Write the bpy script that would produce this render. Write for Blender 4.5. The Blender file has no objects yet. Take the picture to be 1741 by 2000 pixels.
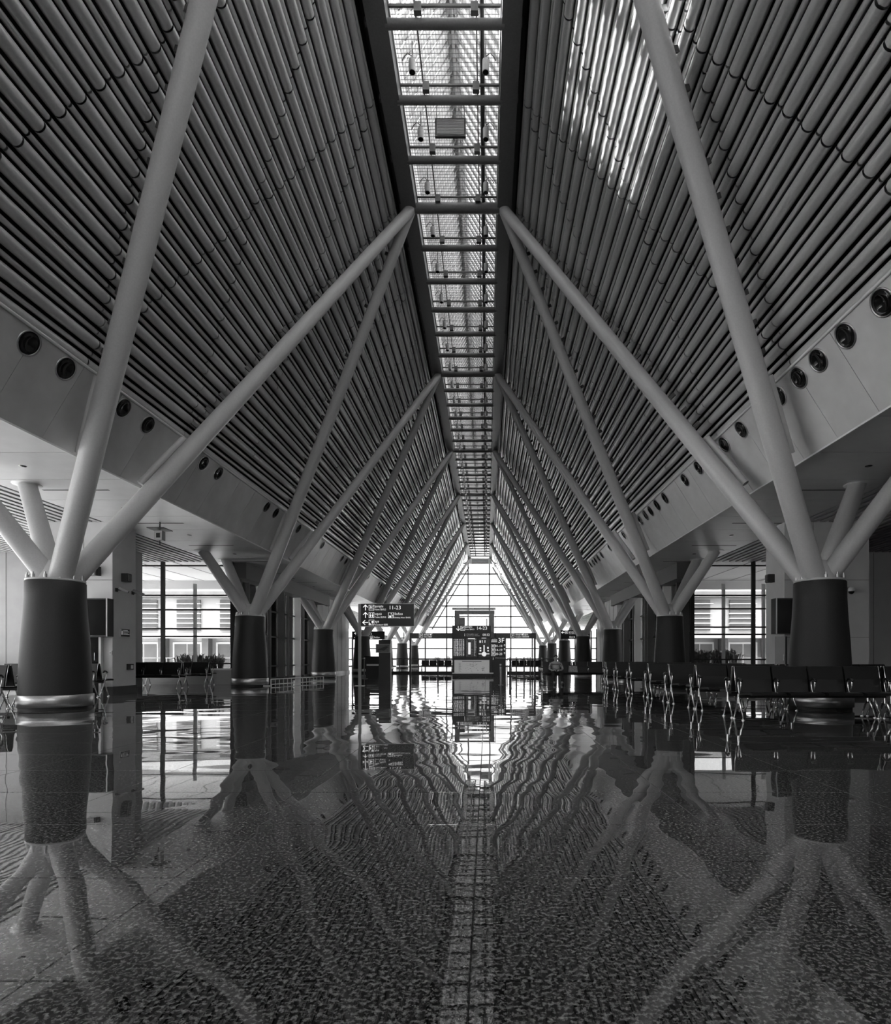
import bpy, math, random
from mathutils import Vector, Matrix
random.seed(7)
C = bpy.context.scene.collection
PI = math.pi
# ------------------------------------------------------------------ camera (image frame 1741 x 2000)
F, PX, PY, CAMZ = 1128.0, 951.0, 1286.0, 0.95
cd = bpy.data.cameras.new('camera'); cam = bpy.data.objects.new('camera', cd); C.objects.link(cam)
cam.location = (0, 0, CAMZ); cam.rotation_euler = (PI/2, 0, 0)
cd.sensor_fit = 'HORIZONTAL'; cd.sensor_width = 36.0; cd.lens = F/1741*36
cd.shift_x = (870.5-PX)/1741; cd.shift_y = (PY-1000)/1741
cd.clip_start = 0.05; cd.clip_end = 600
bpy.context.scene.camera = cam
# ------------------------------------------------------------------ sky and sun
W = bpy.data.worlds.new('sky'); bpy.context.scene.world = W; W.use_nodes = True
wn = W.node_tree; wn.nodes.clear()
wo = wn.nodes.new('ShaderNodeOutputWorld'); wb = wn.nodes.new('ShaderNodeBackground')
tc = wn.nodes.new('ShaderNodeTexCoord'); sp = wn.nodes.new('ShaderNodeSeparateXYZ'); cr = wn.nodes.new('ShaderNodeValToRGB')
wn.links.new(tc.outputs['Generated'], sp.inputs[0]); wn.links.new(sp.outputs['Z'], cr.inputs[0])
cr.color_ramp.elements[0].position = 0.0; cr.color_ramp.elements[0].color = (.62, .62, .62, 1)
cr.color_ramp.elements[1].position = 0.5; cr.color_ramp.elements[1].color = (1, 1, 1, 1)
wn.links.new(cr.outputs[0], wb.inputs[0]); wb.inputs[1].default_value = 1.0
wn.links.new(wb.outputs[0], wo.inputs[0])
sd = bpy.data.lights.new('sun', 'SUN'); sun = bpy.data.objects.new('sun', sd); C.objects.link(sun)
sd.energy = 12.0; sd.angle = math.radians(2.2); sd.color = (1, 1, 1)
sun.rotation_euler = Vector((-1.0, 0.22, 0.95)).to_track_quat('Z', 'Y').to_euler()
vs = bpy.context.scene.view_settings
vs.view_transform = 'Standard'; vs.look = 'None'; vs.gamma = 1; vs.use_curve_mapping = False
vs.exposure = 3.2
bpy.context.scene.cycles.use_denoising = True
bpy.context.scene.cycles.max_bounces = 10
bpy.context.scene.cycles.diffuse_bounces = 5
bpy.context.scene.cycles.transparent_max_bounces = 24

# ------------------------------------------------------------------ materials
M = {}
def mat(name, v, rough=.6, metal=0, noise=0, nscale=20, bump=0, emit=0, ior=1.45, v2=None, coat=0, spec=None):
    m = bpy.data.materials.new(name); m.use_nodes = True; nt = m.node_tree
    b = nt.nodes['Principled BSDF']
    b.inputs['Roughness'].default_value = rough; b.inputs['Metallic'].default_value = metal
    b.inputs['IOR'].default_value = ior; b.inputs['Coat Weight'].default_value = coat
    if spec is not None: b.inputs['Specular IOR Level'].default_value = spec
    t = nt.nodes.new('ShaderNodeTexCoord'); n = nt.nodes.new('ShaderNodeTexNoise')
    n.inputs['Scale'].default_value = nscale; n.inputs['Detail'].default_value = 4
    nt.links.new(t.outputs['Object'], n.inputs['Vector'])
    r = nt.nodes.new('ShaderNodeValToRGB')
    a, c = v*(1-noise), (v*(1+noise) if v2 is None else v2)
    r.color_ramp.elements[0].position = .3; r.color_ramp.elements[1].position = .7
    r.color_ramp.elements[0].color = (a, a, a, 1); r.color_ramp.elements[1].color = (c, c, c, 1)
    nt.links.new(n.outputs['Fac'], r.inputs[0]); nt.links.new(r.outputs[0], b.inputs['Base Color'])
    if bump:
        bp = nt.nodes.new('ShaderNodeBump'); bp.inputs['Strength'].default_value = .4; bp.inputs['Distance'].default_value = bump
        nt.links.new(n.outputs['Fac'], bp.inputs['Height']); nt.links.new(bp.outputs[0], b.inputs['Normal'])
    if emit:
        b.inputs['Emission Color'].default_value = (v, v, v, 1); b.inputs['Emission Strength'].default_value = emit
    M[name] = m; return m
mat('tube_steel', .62, .36, .45, .06, 60)
mat('strut_steel', .52, .42, 0, .05, 40)
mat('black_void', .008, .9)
mat('dark_steel', .09, .5, 0, .1, 30)
mat('beam_steel', .11, .5, 0, .1, 30)
mat('drum_stone', .02, .55, 0, .3, 90, bump=.002)
mat('brushed_steel', .5, .36, 1, .06, 40)
mat('chrome', .8, .12, 1)
mat('panel_white', .62, .32, 0, .04, 3)
mat('bulkhead_white', .56, .4, 0, .12, 1.6)
mat('wall_white', .62, .6, 0, .05, 2)
mat('wall_grey', .34, .6, 0, .06, 2)
mat('skirting', .06, .3, 0, .1, 6)
mat('slat', .42, .5, 0, .05, 10)
mat('black_plastic', .012, .35, 0, .2, 50)
mat('black_gloss', .008, .12)
mat('seat_black', .01, .4, 0, .3, 120, bump=.001)
mat('sign_black', .01, .3)
mat('letter_white', .85, .6, 0, emit=.09)
mat('letter_grey', .4, .6, 0, emit=.06)
mat('map_grey', .5, .5, 0, .1, 60, emit=.04)
mat('screen_grey', .12, .3, 0, .3, 12)
mat('frame_dark', .03, .4)
mat('frame_light', .7, .35)
mat('concrete', .5, .8, 0, .12, 2)
mat('facade_white', .42, .7, 0, .05, 1)
mat('facade_grey', .16, .7, 0, .1, 2)
mat('leaf', .10, .5, 0, .4, 8)
mat('tree_leaf', .14, .7, 0, .4, 3)
mat('bark', .12, .8, 0, .3, 12)
mat('skin', .42, .5, 0, .05, 8)
mat('hair', .02, .5, 0, .2, 60)
mat('shirt', .5, .8, 0, nscale=28, v2=.1)
mat('trousers', .02, .8, 0, .2, 30)
mat('bag', .16, .6, 0, nscale=18, v2=.5)
mat('wire', .05, .5)
mat('lamp_grey', .3, .4, 0, .05, 20)
mat('grating', .06, .5)
# thin window glass: lets light straight through, mirrors a little
def glassmat(name, tint, refl):
    g = bpy.data.materials.new(name); g.use_nodes = True; nt = g.node_tree; nt.nodes.clear()
    o = nt.nodes.new('ShaderNodeOutputMaterial'); mx = nt.nodes.new('ShaderNodeMixShader')
    tr = nt.nodes.new('ShaderNodeBsdfTransparent'); tr.inputs[0].default_value = (tint, tint, tint, 1)
    gl = nt.nodes.new('ShaderNodeBsdfGlossy'); gl.inputs['Roughness'].default_value = .02
    fr = nt.nodes.new('ShaderNodeLayerWeight'); fr.inputs[0].default_value = refl
    nt.links.new(fr.outputs['Fresnel'], mx.inputs[0]); nt.links.new(tr.outputs[0], mx.inputs[1]); nt.links.new(gl.outputs[0], mx.inputs[2])
    nt.links.new(mx.outputs[0], o.inputs[0]); M[name] = g
glassmat('glass', .93, .25); glassmat('glass_dark', .55, .35); glassmat('glass_roof', .8, .15); glassmat('glass_tint', .6, .2); glassmat('glass_aisle', .72, .2)
# polished granite: speckle + long soft waviness in the polish
def floormat(name, joints):
    m = bpy.data.materials.new(name); m.use_nodes = True; nt = m.node_tree; L = nt.links.new
    b = nt.nodes['Principled BSDF']; g = nt.nodes.new('ShaderNodeNewGeometry')
    n1 = nt.nodes.new('ShaderNodeTexNoise'); n1.inputs['Scale'].default_value = 62; n1.inputs['Detail'].default_value = 5; n1.inputs['Roughness'].default_value = .7
    L(g.outputs['Position'], n1.inputs['Vector'])
    r = nt.nodes.new('ShaderNodeValToRGB'); e = r.color_ramp.elements
    e[0].position = .46; e[0].color = (.004, .004, .004, 1); e[1].position = .66; e[1].color = (.3, .3, .3, 1)
    L(n1.outputs['Fac'], r.inputs[0])
    mp = nt.nodes.new('ShaderNodeMapping'); mp.inputs['Scale'].default_value = (.75, 1.25, 1)
    L(g.outputs['Position'], mp.inputs[0])
    n2 = nt.nodes.new('ShaderNodeTexNoise'); n2.inputs['Scale'].default_value = 1.15; n2.inputs['Detail'].default_value = .6
    L(mp.outputs[0], n2.inputs['Vector'])
    bp = nt.nodes.new('ShaderNodeBump'); bp.inputs['Strength'].default_value = 1; bp.inputs['Distance'].default_value = .0065
    L(n2.outputs['Fac'], bp.inputs['Height']); L(bp.outputs[0], b.inputs['Normal'])
    col = r.outputs[0]
    if joints:
        sx = nt.nodes.new('ShaderNodeSeparateXYZ'); L(g.outputs['Position'], sx.inputs[0])
        def line(axis, size, off, w):
            a = nt.nodes.new('ShaderNodeMath'); a.operation = 'ADD'; a.inputs[1].default_value = off; L(sx.outputs[axis], a.inputs[0])
            d = nt.nodes.new('ShaderNodeMath'); d.operation = 'PINGPONG'; d.inputs[1].default_value = size/2; L(a.outputs[0], d.inputs[0])
            c = nt.nodes.new('ShaderNodeMath'); c.operation = 'LESS_THAN'; c.inputs[1].default_value = w; L(d.outputs[0], c.inputs[0]); return c
        a, c = line('X', 1.3, .05, .004), line('Y', .8, -.9, .006)
        mx = nt.nodes.new('ShaderNodeMath'); mx.operation = 'MAXIMUM'; L(a.outputs[0], mx.inputs[0]); L(c.outputs[0], mx.inputs[1])
        mc = nt.nodes.new('ShaderNodeMix'); mc.data_type = 'RGBA'; L(mx.outputs[0], mc.inputs[0]); L(col, mc.inputs[6]); mc.inputs[7].default_value = (.01, .01, .01, 1)
        col = mc.outputs[2]
        ro = nt.nodes.new('ShaderNodeMath'); ro.operation = 'MULTIPLY_ADD'; ro.inputs[1].default_value = .5; ro.inputs[2].default_value = .015
        L(mx.outputs[0], ro.inputs[0]); L(ro.outputs[0], b.inputs['Roughness'])
    else:
        b.inputs['Roughness'].default_value = .015
    L(col, b.inputs['Base Color']); b.inputs['IOR'].default_value = 2.3
    M[name] = m
floormat('granite', False); floormat('granite_far', True)

# ------------------------------------------------------------------ mesh helpers
class MB:
    def __init__(s): s.v = []; s.f = []; s.sm = []
    def add(s, vs, fs, sm=False):
        k = len(s.v); s.v += [tuple(v) for v in vs]
        for f in fs: s.f.append(tuple(i+k for i in f)); s.sm.append(sm)
        return s
    def box(s, x0, x1, y0, y1, z0, z1, mtx=None):
        vs = [(x, y, z) for x in (x0, x1) for y in (y0, y1) for z in (z0, z1)]
        if mtx is not None: vs = [mtx @ Vector(v) for v in vs]
        return s.add(vs, [(0, 1, 3, 2), (4, 6, 7, 5), (0, 4, 5, 1), (2, 3, 7, 6), (0, 2, 6, 4), (1, 5, 7, 3)])
    def cyl(s, a, b, r0, r1=None, n=12, caps=True):
        a, b = Vector(a), Vector(b); r1 = r0 if r1 is None else r1
        d = (b-a).normalized(); u = d.orthogonal().normalized(); w = d.cross(u)
        ring = [u*math.cos(2*PI*i/n)+w*math.sin(2*PI*i/n) for i in range(n)]
        vs = [a+q*r0 for q in ring]+[b+q*r1 for q in ring]
        s.add(vs, [(i, (i+1) % n, n+(i+1) % n, n+i) for i in range(n)], True)
        if caps: s.add(vs[:n], [tuple(range(n-1, -1, -1))]); s.add(vs[n:], [tuple(range(n))])
        return s
    def tube(s, pts, r, n=6, closed=False):
        pts = [Vector(p) for p in pts]; m = len(pts); vs = []; up = None
        for i, p in enumerate(pts):
            a = pts[(i-1) % m] if (closed or i) else p; b = pts[(i+1) % m] if (closed or i < m-1) else p
            d = (b-a).normalized()
            if up is None: up = d.orthogonal().normalized()
            up = (up-d*up.dot(d)).normalized(); w = d.cross(up)
            vs += [p+(up*math.cos(2*PI*k/n)+w*math.sin(2*PI*k/n))*r for k in range(n)]
        fs = []
        for i in range(m if closed else m-1):
            j = (i+1) % m
            fs += [(i*n+k, i*n+(k+1) % n, j*n+(k+1) % n, j*n+k) for k in range(n)]
        if not closed: fs += [tuple(range(n-1, -1, -1)), tuple((m-1)*n+k for k in range(n))]
        return s.add(vs, fs, True)
    def lathe(s, c, prof, n=40, cap=True):
        c = Vector(c); m = len(prof); vs = []
        for r, z in prof: vs += [c+Vector((r*math.cos(2*PI*k/n), r*math.sin(2*PI*k/n), z)) for k in range(n)]
        s.add(vs, [(i*n+k, i*n+(k+1) % n, (i+1)*n+(k+1) % n, (i+1)*n+k) for i in range(m-1) for k in range(n)], True)
        if cap: s.add(vs[-n:], [tuple(range(n))]); s.add(vs[:n], [tuple(range(n-1, -1, -1))])
        return s
    def prism(s, poly, axis, a, b):      # poly: 2-D points; axis 'x': (y,z) extruded over x, 'y': (x,z), 'z': (x,y)
        def P(q, t): return {'x': (t, q[0], q[1]), 'y': (q[0], t, q[1]), 'z': (q[0], q[1], t)}[axis]
        n = len(poly); vs = [P(q, a) for q in poly]+[P(q, b) for q in poly]
        return s.add(vs, [tuple(range(n-1, -1, -1)), tuple(range(n, 2*n))]+[(i, (i+1) % n, n+(i+1) % n, n+i) for i in range(n)])
    def ball(s, c, rx, ry, rz, n=12, m=8):
        vs = []; c = Vector(c)
        for i in range(m+1):
            t = PI*i/m
            vs += [c+Vector((rx*math.sin(t)*math.cos(2*PI*k/n), ry*math.sin(t)*math.sin(2*PI*k/n), -rz*math.cos(t))) for k in range(n)]
        return s.add(vs, [(i*n+k, i*n+(k+1) % n, (i+1)*n+(k+1) % n, (i+1)*n+k) for i in range(m) for k in range(n)], True)
    def mesh(s, name, m):
        me = bpy.data.meshes.new(name); me.from_pydata(s.v, [], s.f)
        me.polygons.foreach_set('use_smooth', s.sm); me.materials.append(M[m] if isinstance(m, str) else m); me.validate(); me.update(); return me
    def build(s, name, m, parent=None, loc=None, stuff=False):
        o = bpy.data.objects.new(name, s.mesh(name, m)); C.objects.link(o)
        if loc is not None: o.location = loc
        if parent is not None: o.parent = parent
        if stuff: o['kind'] = 'stuff'
        return o
def inst(name, me, parent=None, loc=(0, 0, 0), rot=(0, 0, 0), scale=(1, 1, 1)):
    o = bpy.data.objects.new(name, me); C.objects.link(o); o.location = loc; o.rotation_euler = rot; o.scale = scale
    if parent is not None: o.parent = parent
    return o
def empty(name, loc=(0, 0, 0), rz=0):
    o = bpy.data.objects.new(name, None); C.objects.link(o); o.location = loc; o.rotation_euler = (0, 0, rz); o.empty_display_size = .1; return o
def tag(o, label=None, cat=None, group=None, kind=None):
    if label: o['label'] = label
    if cat: o['category'] = cat
    if group: o['group'] = group
    if kind: o['kind'] = kind
    return o
def struct(o, label, cat): return tag(o, label, cat, kind='structure')
def copy_tree(o, parent=None):
    c = o.copy(); C.objects.link(c); c.parent = parent
    for ch in list(o.children): copy_tree(ch, c)
    return c
def proj(p): return PX+F*p[0]/p[1], PY-F*(p[2]-CAMZ)/p[1]
def inframe(p, m=60):
    if p[1] < .3: return False
    x, y = proj(p); return -m < x < 1741+m and -m < y < 2000+m
texts = []
def text(body, x, y, z, size, parent, m='letter_white', name='lettering', align='LEFT', rz=0):
    cu = bpy.data.curves.new(name, 'FONT'); cu.body = body; cu.size = size; cu.extrude = .001; cu.align_x = align; cu.resolution_u = 2
    cu.materials.append(M[m]); o = bpy.data.objects.new(name, cu); C.objects.link(o)
    o.location = (x, y, z); o.rotation_euler = (PI/2, 0, rz); texts.append((o, parent)); return o
ORD = ['first', 'second', 'third', 'fourth', 'fifth', 'sixth', 'seventh', 'eighth', 'ninth', 'tenth', 'eleventh', 'twelfth']

# ------------------------------------------------------------------ the hall's numbers
BAY, Y1 = 9.0, 10.98                       # column spacing, first column in view
COLY = [Y1+BAY*k for k in range(-1, 7)]    # 1.98 ... 64.98
YN, YE = -6.5, 69.5                        # near and far end of the hall
SOF = 4.515                                # soffit height
SIDE = {-1: dict(cx=-8.19, node=-2.02, bx=-7.20, tx=-6.51, ex=-6.62, rx=-2.42, bo=-2.27, bi=-1.88, sx=-10.0, rt=.485, rb=.605, outx=-9.42),
        1: dict(cx=6.33, node=.44, bx=5.68, tx=4.96, ex=5.07, rx=.78, bo=.66, bi=.29, sx=8.15, rt=.45, rb=.565, outx=7.6)}
ZE, ZR, TZ = 5.70, 13.08, 5.66             # baffle plane: eave and top heights; bulkhead top

# ------------------------------------------------------------------ floor
fl = MB(); fl.box(-34, 34, YN-3, YE+14, -.3, -.02).box(-17.2, 17.2, 9.7, YE+.1, -.02, 0)
fl.box(-17.2, 17.2, YN, .1, -.02, 0).box(-17.2, -9.15, .1, 9.7, -.02, 0).box(9.05, 17.2, .1, 9.7, -.02, 0)
floor = fl.build('floor', 'granite_far'); struct(floor, 'polished dark granite floor mirroring the whole hall', 'floor')
x0, y0 = -.05-7*1.3, .1
for i in range(14):
    for j in range(12):
        a, b = x0+i*1.3, y0+j*.8
        tb = MB(); e = .0014; bw = .0025
        rg = random.Random(i*31+j)
        zt = [rg.uniform(-.0009, .0009) for _ in range(4)]
        P = [(a+e, b+e), (a+1.3-e, b+e), (a+1.3-e, b+.8-e), (a+e, b+.8-e)]
        Q = [(a+e+bw, b+e+bw), (a+1.3-e-bw, b+e+bw), (a+1.3-e-bw, b+.8-e-bw), (a+e+bw, b+.8-e-bw)]
        vs = [(p[0], p[1], -.03) for p in P]+[(p[0], p[1], -.003+z*.5) for p, z in zip(P, zt)]+[(q[0], q[1], z*.5) for q, z in zip(Q, zt)]
        tb.add(vs, [(k, (k+1) % 4, 4+(k+1) % 4, 4+k) for k in range(4)]+[(4+k, 4+(k+1) % 4, 8+(k+1) % 4, 8+k) for k in range(4)]+[(8, 9, 10, 11)])
        tb.build('floor_tile', 'granite', floor)

# ------------------------------------------------------------------ roof: sloping ceilings of tubes laid along the hall
RL, RS = .085, .038
tubeL = MB().cyl((0, -.5, 0), (0, .5, 0), RL, n=14, caps=False).mesh('baffle_tube', 'tube_steel')
tubeS = MB().cyl((0, -.5, 0), (0, .5, 0), RS, n=10, caps=False).mesh('baffle_tube', 'tube_steel')
for sg in (-1, 1):
    S = SIDE[sg]
    ex, rx = S['ex'], S['rx']; d = Vector((rx-ex, 0, ZR-ZE)); Ld = d.length; d.normalize()
    nrm = Vector((-sg*d.z, 0, abs(d.x)*-1)); nrm.normalize()   # towards the hall, downwards
    if nrm.x*sg > 0: nrm.x = -nrm.x
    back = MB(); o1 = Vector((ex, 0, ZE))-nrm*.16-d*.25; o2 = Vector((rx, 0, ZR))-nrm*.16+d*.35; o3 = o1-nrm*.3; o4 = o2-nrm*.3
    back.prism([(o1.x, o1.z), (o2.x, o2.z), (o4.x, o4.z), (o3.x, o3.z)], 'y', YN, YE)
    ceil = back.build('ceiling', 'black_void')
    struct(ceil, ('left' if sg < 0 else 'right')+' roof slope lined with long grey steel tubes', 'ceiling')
    npair = 25; pitch = Ld/npair; segs = []
    for i in range(npair):
        for big in (True, False):
            u = pitch*(i+(.30 if big else .80)); c = Vector((ex, 0, ZE))+d*u
            if not big: c = c-nrm*.02
            t = (c.z-2.45)/10.55; cuts = {YN, YE}
            for m in range(-12, 26):
                for y in (Y1+4.5*t+3*m, Y1-4.5*t+3*m):
                    if YN+.2 < y < YE-.2: cuts.add(round(y, 3))
            cuts = sorted(cuts); cc = [cuts[0]]
            for y in cuts[1:]:
                if y-cc[-1] > .16: cc.append(y)
            cc[-1] = YE
            for a, b in zip(cc, cc[1:]): segs.append((c, a+.014, b-.014, big))
    vis = [q for q in segs if any(inframe((q[0].x, y, q[0].z), 0) for y in (q[1], (q[1]+q[2])/2, q[2]))]
    vis.sort(key=lambda q: -(q[2]-q[1])*(2 if q[3] else 1)/max(.5*(q[1]+q[2]), 1)**2)
    pick = set(id(q) for q in vis[:300]); rest = MB()
    for q in segs:
        c, a, b, big = q
        if id(q) in pick: inst('baffle_tube', tubeL if big else tubeS, ceil, (c.x, (a+b)/2, c.z), scale=(1, b-a, 1))
        else: rest.cyl((c.x, a, c.z), (c.x, b, c.z), RL if big else RS, n=(8 if c.y < 30 else 6))
    rest.build('baffle_tube', 'tube_steel', ceil, stuff=True)
    # brackets in the dark gap beside the ridge beam
    for k in range(-3, 37):
        y = 15.48-1.5*4+1.5*k
        if y < YE-.3 and y > YN+.2: MB().box(*sorted((S['bo'], rx-.1*sg)), y-.05, y+.05, 13.0, 13.1).build('ridge_bracket', 'dark_steel', ceil)

    # bulkhead band under the tubes, in panels, with round nozzles
    bx, tx = S['bx'], S['tx']
    bd = Vector((tx-bx, 0, TZ-SOF)).normalized(); bn = Vector((-sg*bd.z, 0, -abs(bd.x)))
    core = MB(); w = -bn*.06
    core.prism([(bx+w.x, SOF+w.z), (tx+w.x, TZ+w.z), (tx+w.x*5, TZ+w.z*5), (bx+w.x*5, SOF+.25)], 'y', YN, YE)
    bulk = core.build('trim_1' if sg < 0 else 'trim_2', 'frame_dark')
    struct(bulk, 'sloping bulkhead band with round air nozzles along the '+('left' if sg < 0 else 'right')+' side', 'bulkhead')
    y = YN; k = 0
    pm = None
    while y < YE-.1:
        L = min(.99, YE-y); q = -bn*.05
        if pm is None:
            pm = MB().prism([(bx, SOF), (tx, TZ), (tx+q.x, TZ+q.z), (bx+q.x, SOF+q.z)], 'y', .004, .986).mesh('bulkhead_panel', 'bulkhead_white')
        inst('bulkhead_panel', pm, bulk, (0, y, 0), scale=(1, L/.99, 1)); y += .99
    lip = MB(); lip.box(*sorted((bx, bx+.03*sg)), YN, YE, SOF-.03, SOF+.01); lip.build('edge_trim', 'frame_light', bulk)
    lip = MB(); lip.cyl((tx-.02*sg, YN, TZ+.02), (tx-.02*sg, YE, TZ+.02), .025, n=6); lip.build('edge_rail', 'frame_light', bulk)
    # nozzles: measured along the hall, clusters that recur in every bay
    pos = []
    for kk in range(0, 6):
        pos += [BAY*kk+q for q in ((8.33, 9.06, 10.49, 11.25, 12.79, 13.46, 14.2) if sg < 0 else (7.38, 8.14, 8.81, 9.36, 10.0, 11.47, 12.29, 13.78, 14.72))]
    um = .86
    cc = Vector((bx, 0, SOF)).lerp(Vector((tx, 0, TZ)), um)
    R_ = bd.cross(Vector((0, 1, 0)));
    if R_.dot(bn) < 0: R_ = -R_
    nm = None
    mt = Matrix((( bd.x, 0, R_.x, 0), (0, 1, 0, 0), (bd.z, 0, R_.z, 0), (0, 0, 0, 1)))
    def ringmesh(prof, n=24):
        b = MB(); b.lathe((0, 0, 0), prof, n, cap=False); b.v = [tuple(mt @ Vector(v)) for v in b.v]; return b
    rim = ringmesh([(.185, -.01), (.19, .012), (.17, .016), (.165, .0)]).mesh('nozzle_rim', 'brushed_steel')
    dish = MB(); dish.lathe((0, 0, 0), [(.0, .004), (.10, .004), (.105, .02), (.12, .02), (.125, .004), (.17, .006)], 24, cap=False)
    dish.v = [tuple(mt @ Vector(v)) for v in dish.v]; dishm = dish.mesh('air_nozzle', 'black_gloss')
    for y in pos:
        nz = inst('air_nozzle', dishm, bulk, (cc.x, y, cc.z)); inst('nozzle_rim', rim, nz)

    # flat soffit of white panels, then the slatted ceiling of the side aisle
    sx, ox = S['sx'], 17.0*sg
    xg_ = -9.42 if sg < 0 else 7.55
    sb = MB().box(*sorted((bx+.02*sg, ox)), YN, 21.4, SOF+.1, SOF+.25).box(*sorted((bx+.02*sg, xg_)), 21.4, 32.6, SOF+.1, SOF+.25).box(*sorted((bx+.02*sg, ox)), 32.6, YE, SOF+.1, SOF+.25); sof = sb.build('ceiling', 'frame_dark')
    struct(sof, ('left' if sg < 0 else 'right')+' low aisle ceiling with white panels and dark slats', 'ceiling')
    pmesh = MB().box(*sorted((bx+.01*sg, sx)), .01, 1.49, SOF, SOF+.04).mesh('soffit_panel', 'panel_white')
    pmesh2 = MB().box(*sorted((bx+.01*sg, xg_)), .01, 1.49, SOF, SOF+.04).mesh('soffit_panel', 'panel_white')
    y = YN; n = 0
    while y < YE-.1:
        if 21 < y < 32: inst('soffit_panel', pmesh2, sof, (0, y, 0))
        else: inst('soffit_panel', pmesh, sof, (0, y, 0), scale=(1, min(1.5, YE-y)/1.5, 1))
        if n % 2 == 0: MB().box(*sorted((bx+1.5*sg-.7, bx+1.5*sg+.7)), y+.7, y+.76, SOF-.004, SOF+.01).build('slot_diffuser', 'frame_dark', sof)
        else:
            MB().lathe((bx+1.4*sg, y+.7, SOF-.006), [(.0, 0), (.06, 0), (.065, .01)], 14, cap=False).build('downlight', 'black_gloss', sof)
        y += 1.5; n += 1
    x = sx+.15*sg; k = 0; sm = MB().box(-.065, .065, YN, 21.35, SOF+.0, SOF+.04).box(-.065, .065, 39.5, YE, SOF+.0, SOF+.04).mesh('slat', 'slat')
    while abs(x) < 16.9:
        inst('slat', sm, sof, (x, 0, 0)); x += .24*sg; k += 1
    cl = MB().prism([(bx, SOF+.3), (ex-nrm.x*.4, ZE+.3), (ex+.9*sg, ZE+.2), (bx+1.2*sg, SOF+.3)], 'y', YN, YE); cl.build('roof_deck', 'frame_dark', sof)

# ------------------------------------------------------------------ skylight along the ridge
bl, br = SIDE[-1], SIDE[1]
sk = MB()
for S in (bl, br): sk.box(*sorted((S['bo'], S['bi'])), YN, YE, 12.95, 13.4)
sky = sk.build('window_1', 'beam_steel'); struct(sky, 'long glazed skylight with cross tubes and rafters along the roof ridge', 'skylight')
SX0, SX1, SXM = bl['bi'], br['bi'], (bl['bi']+br['bi'])/2
for x, w in ((SX0, .03), (SX1, -.03)):
    MB().box(*sorted((x, x+w)), YN, YE, 13.3, 13.95).build('upstand', 'wall_white', sky)
    MB().box(*sorted((x-w*34, x)), YN, YE, 13.4, 13.95).build('kerb', 'frame_dark', sky)
crossN = MB().cyl((SX0-.05, 0, 13.01), (SX1+.05, 0, 13.01), .085, n=14).mesh('cross_tube', 'beam_steel')
crossB = MB().cyl((SX0-.05, 0, 13.01), (SX1+.05, 0, 13.01), .125, n=16).mesh('cross_tube', 'beam_steel')
thinb = MB().box(SX0+.03, SX1-.03, -.02, .02, 13.2, 13.24).box(-1.37, -1.23, -.05, .05, 13.08, 13.26).box(-.3, -.16, -.05, .05, 13.08, 13.26).mesh('support_bar', 'dark_steel')
y = 15.48-1.5*14; k = 0
while y < YE-.2:
    if y > YN+.2:
        nodal = abs(((y-15.48+.01) % 9)) < .1
        inst('cross_tube', crossB if nodal else crossN, sky, (0, y, 0)); inst('support_bar', thinb, sky, (0, y-.12, 0))
    y += 1.5
for x, r in ((-1.36, .014), (-.2, .014), (-.09, .05)):
    MB().cyl((x, YN, 13.3), (x, YE, 13.3), r, n=8).build('service_pipe', 'dark_steel', sky)
# grating: a net of thin wires
gr = MB(); x = SX0+.06
while x < SX1: gr.box(x-.0028, x+.0028, YN, YE, 13.36, 13.37); x += .062
y = YN
while y < YE: gr.box(SX0+.03, SX1-.03, y-.0028, y+.0028, 13.37, 13.38); y += (.09 if y < 36 else .3)
gr.build('grating', 'grating', sky, stuff=True)
def rafter(sgn):
    x0 = SX0 if sgn < 0 else SX1
    b = MB(); b.prism([(x0, 13.9), (SXM, 15.75), (SXM, 15.69), (x0, 13.84)] if sgn < 0 else [(x0, 13.9), (x0, 13.84), (SXM, 15.69), (SXM, 15.75)], 'y', -.055, .055)
    return b
ra = {s: rafter(s).mesh('rafter', 'slat') for s in (-1, 1)}; far = MB()
y = YN+.15
while y < YE:
    for s in (-1, 1):
        if 8 < y < 34: inst('rafter', ra[s], sky, (0, y, 0))
        else:
            r_ = rafter(s); far.add([(v[0], v[1]+y, v[2]) for v in r_.v], r_.f)
    y += .32
far.build('rafter', 'slat', sky, stuff=True)
MB().box(SXM-.2, SXM+.2, YN, YE, 15.6, 15.66).box(SXM-.03, SXM+.03, YN, YE, 15.45, 15.6).build('ridge_board', 'slat', sky)
for s in (-1, 1):
    x0 = SX0 if s < 0 else SX1
    MB().prism([(x0, 13.95), (SXM, 15.8), (SXM, 15.82), (x0, 13.97)] if s < 0 else [(x0, 13.95), (x0, 13.97), (SXM, 15.82), (SXM, 15.8)], 'y', YN, YE).build('pane', 'glass_roof', sky)

rb_ = MB().box(-9.5, -5.0, 13.6, 66, 9, 21.5).build('roof_sun_blocker', 'facade_grey'); tag(rb_, 'unseen box added on the left roof slope to block the sun', 'sun blocker', kind='structure')  # unseen box, added to keep sun patches off the farther right slope
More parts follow.
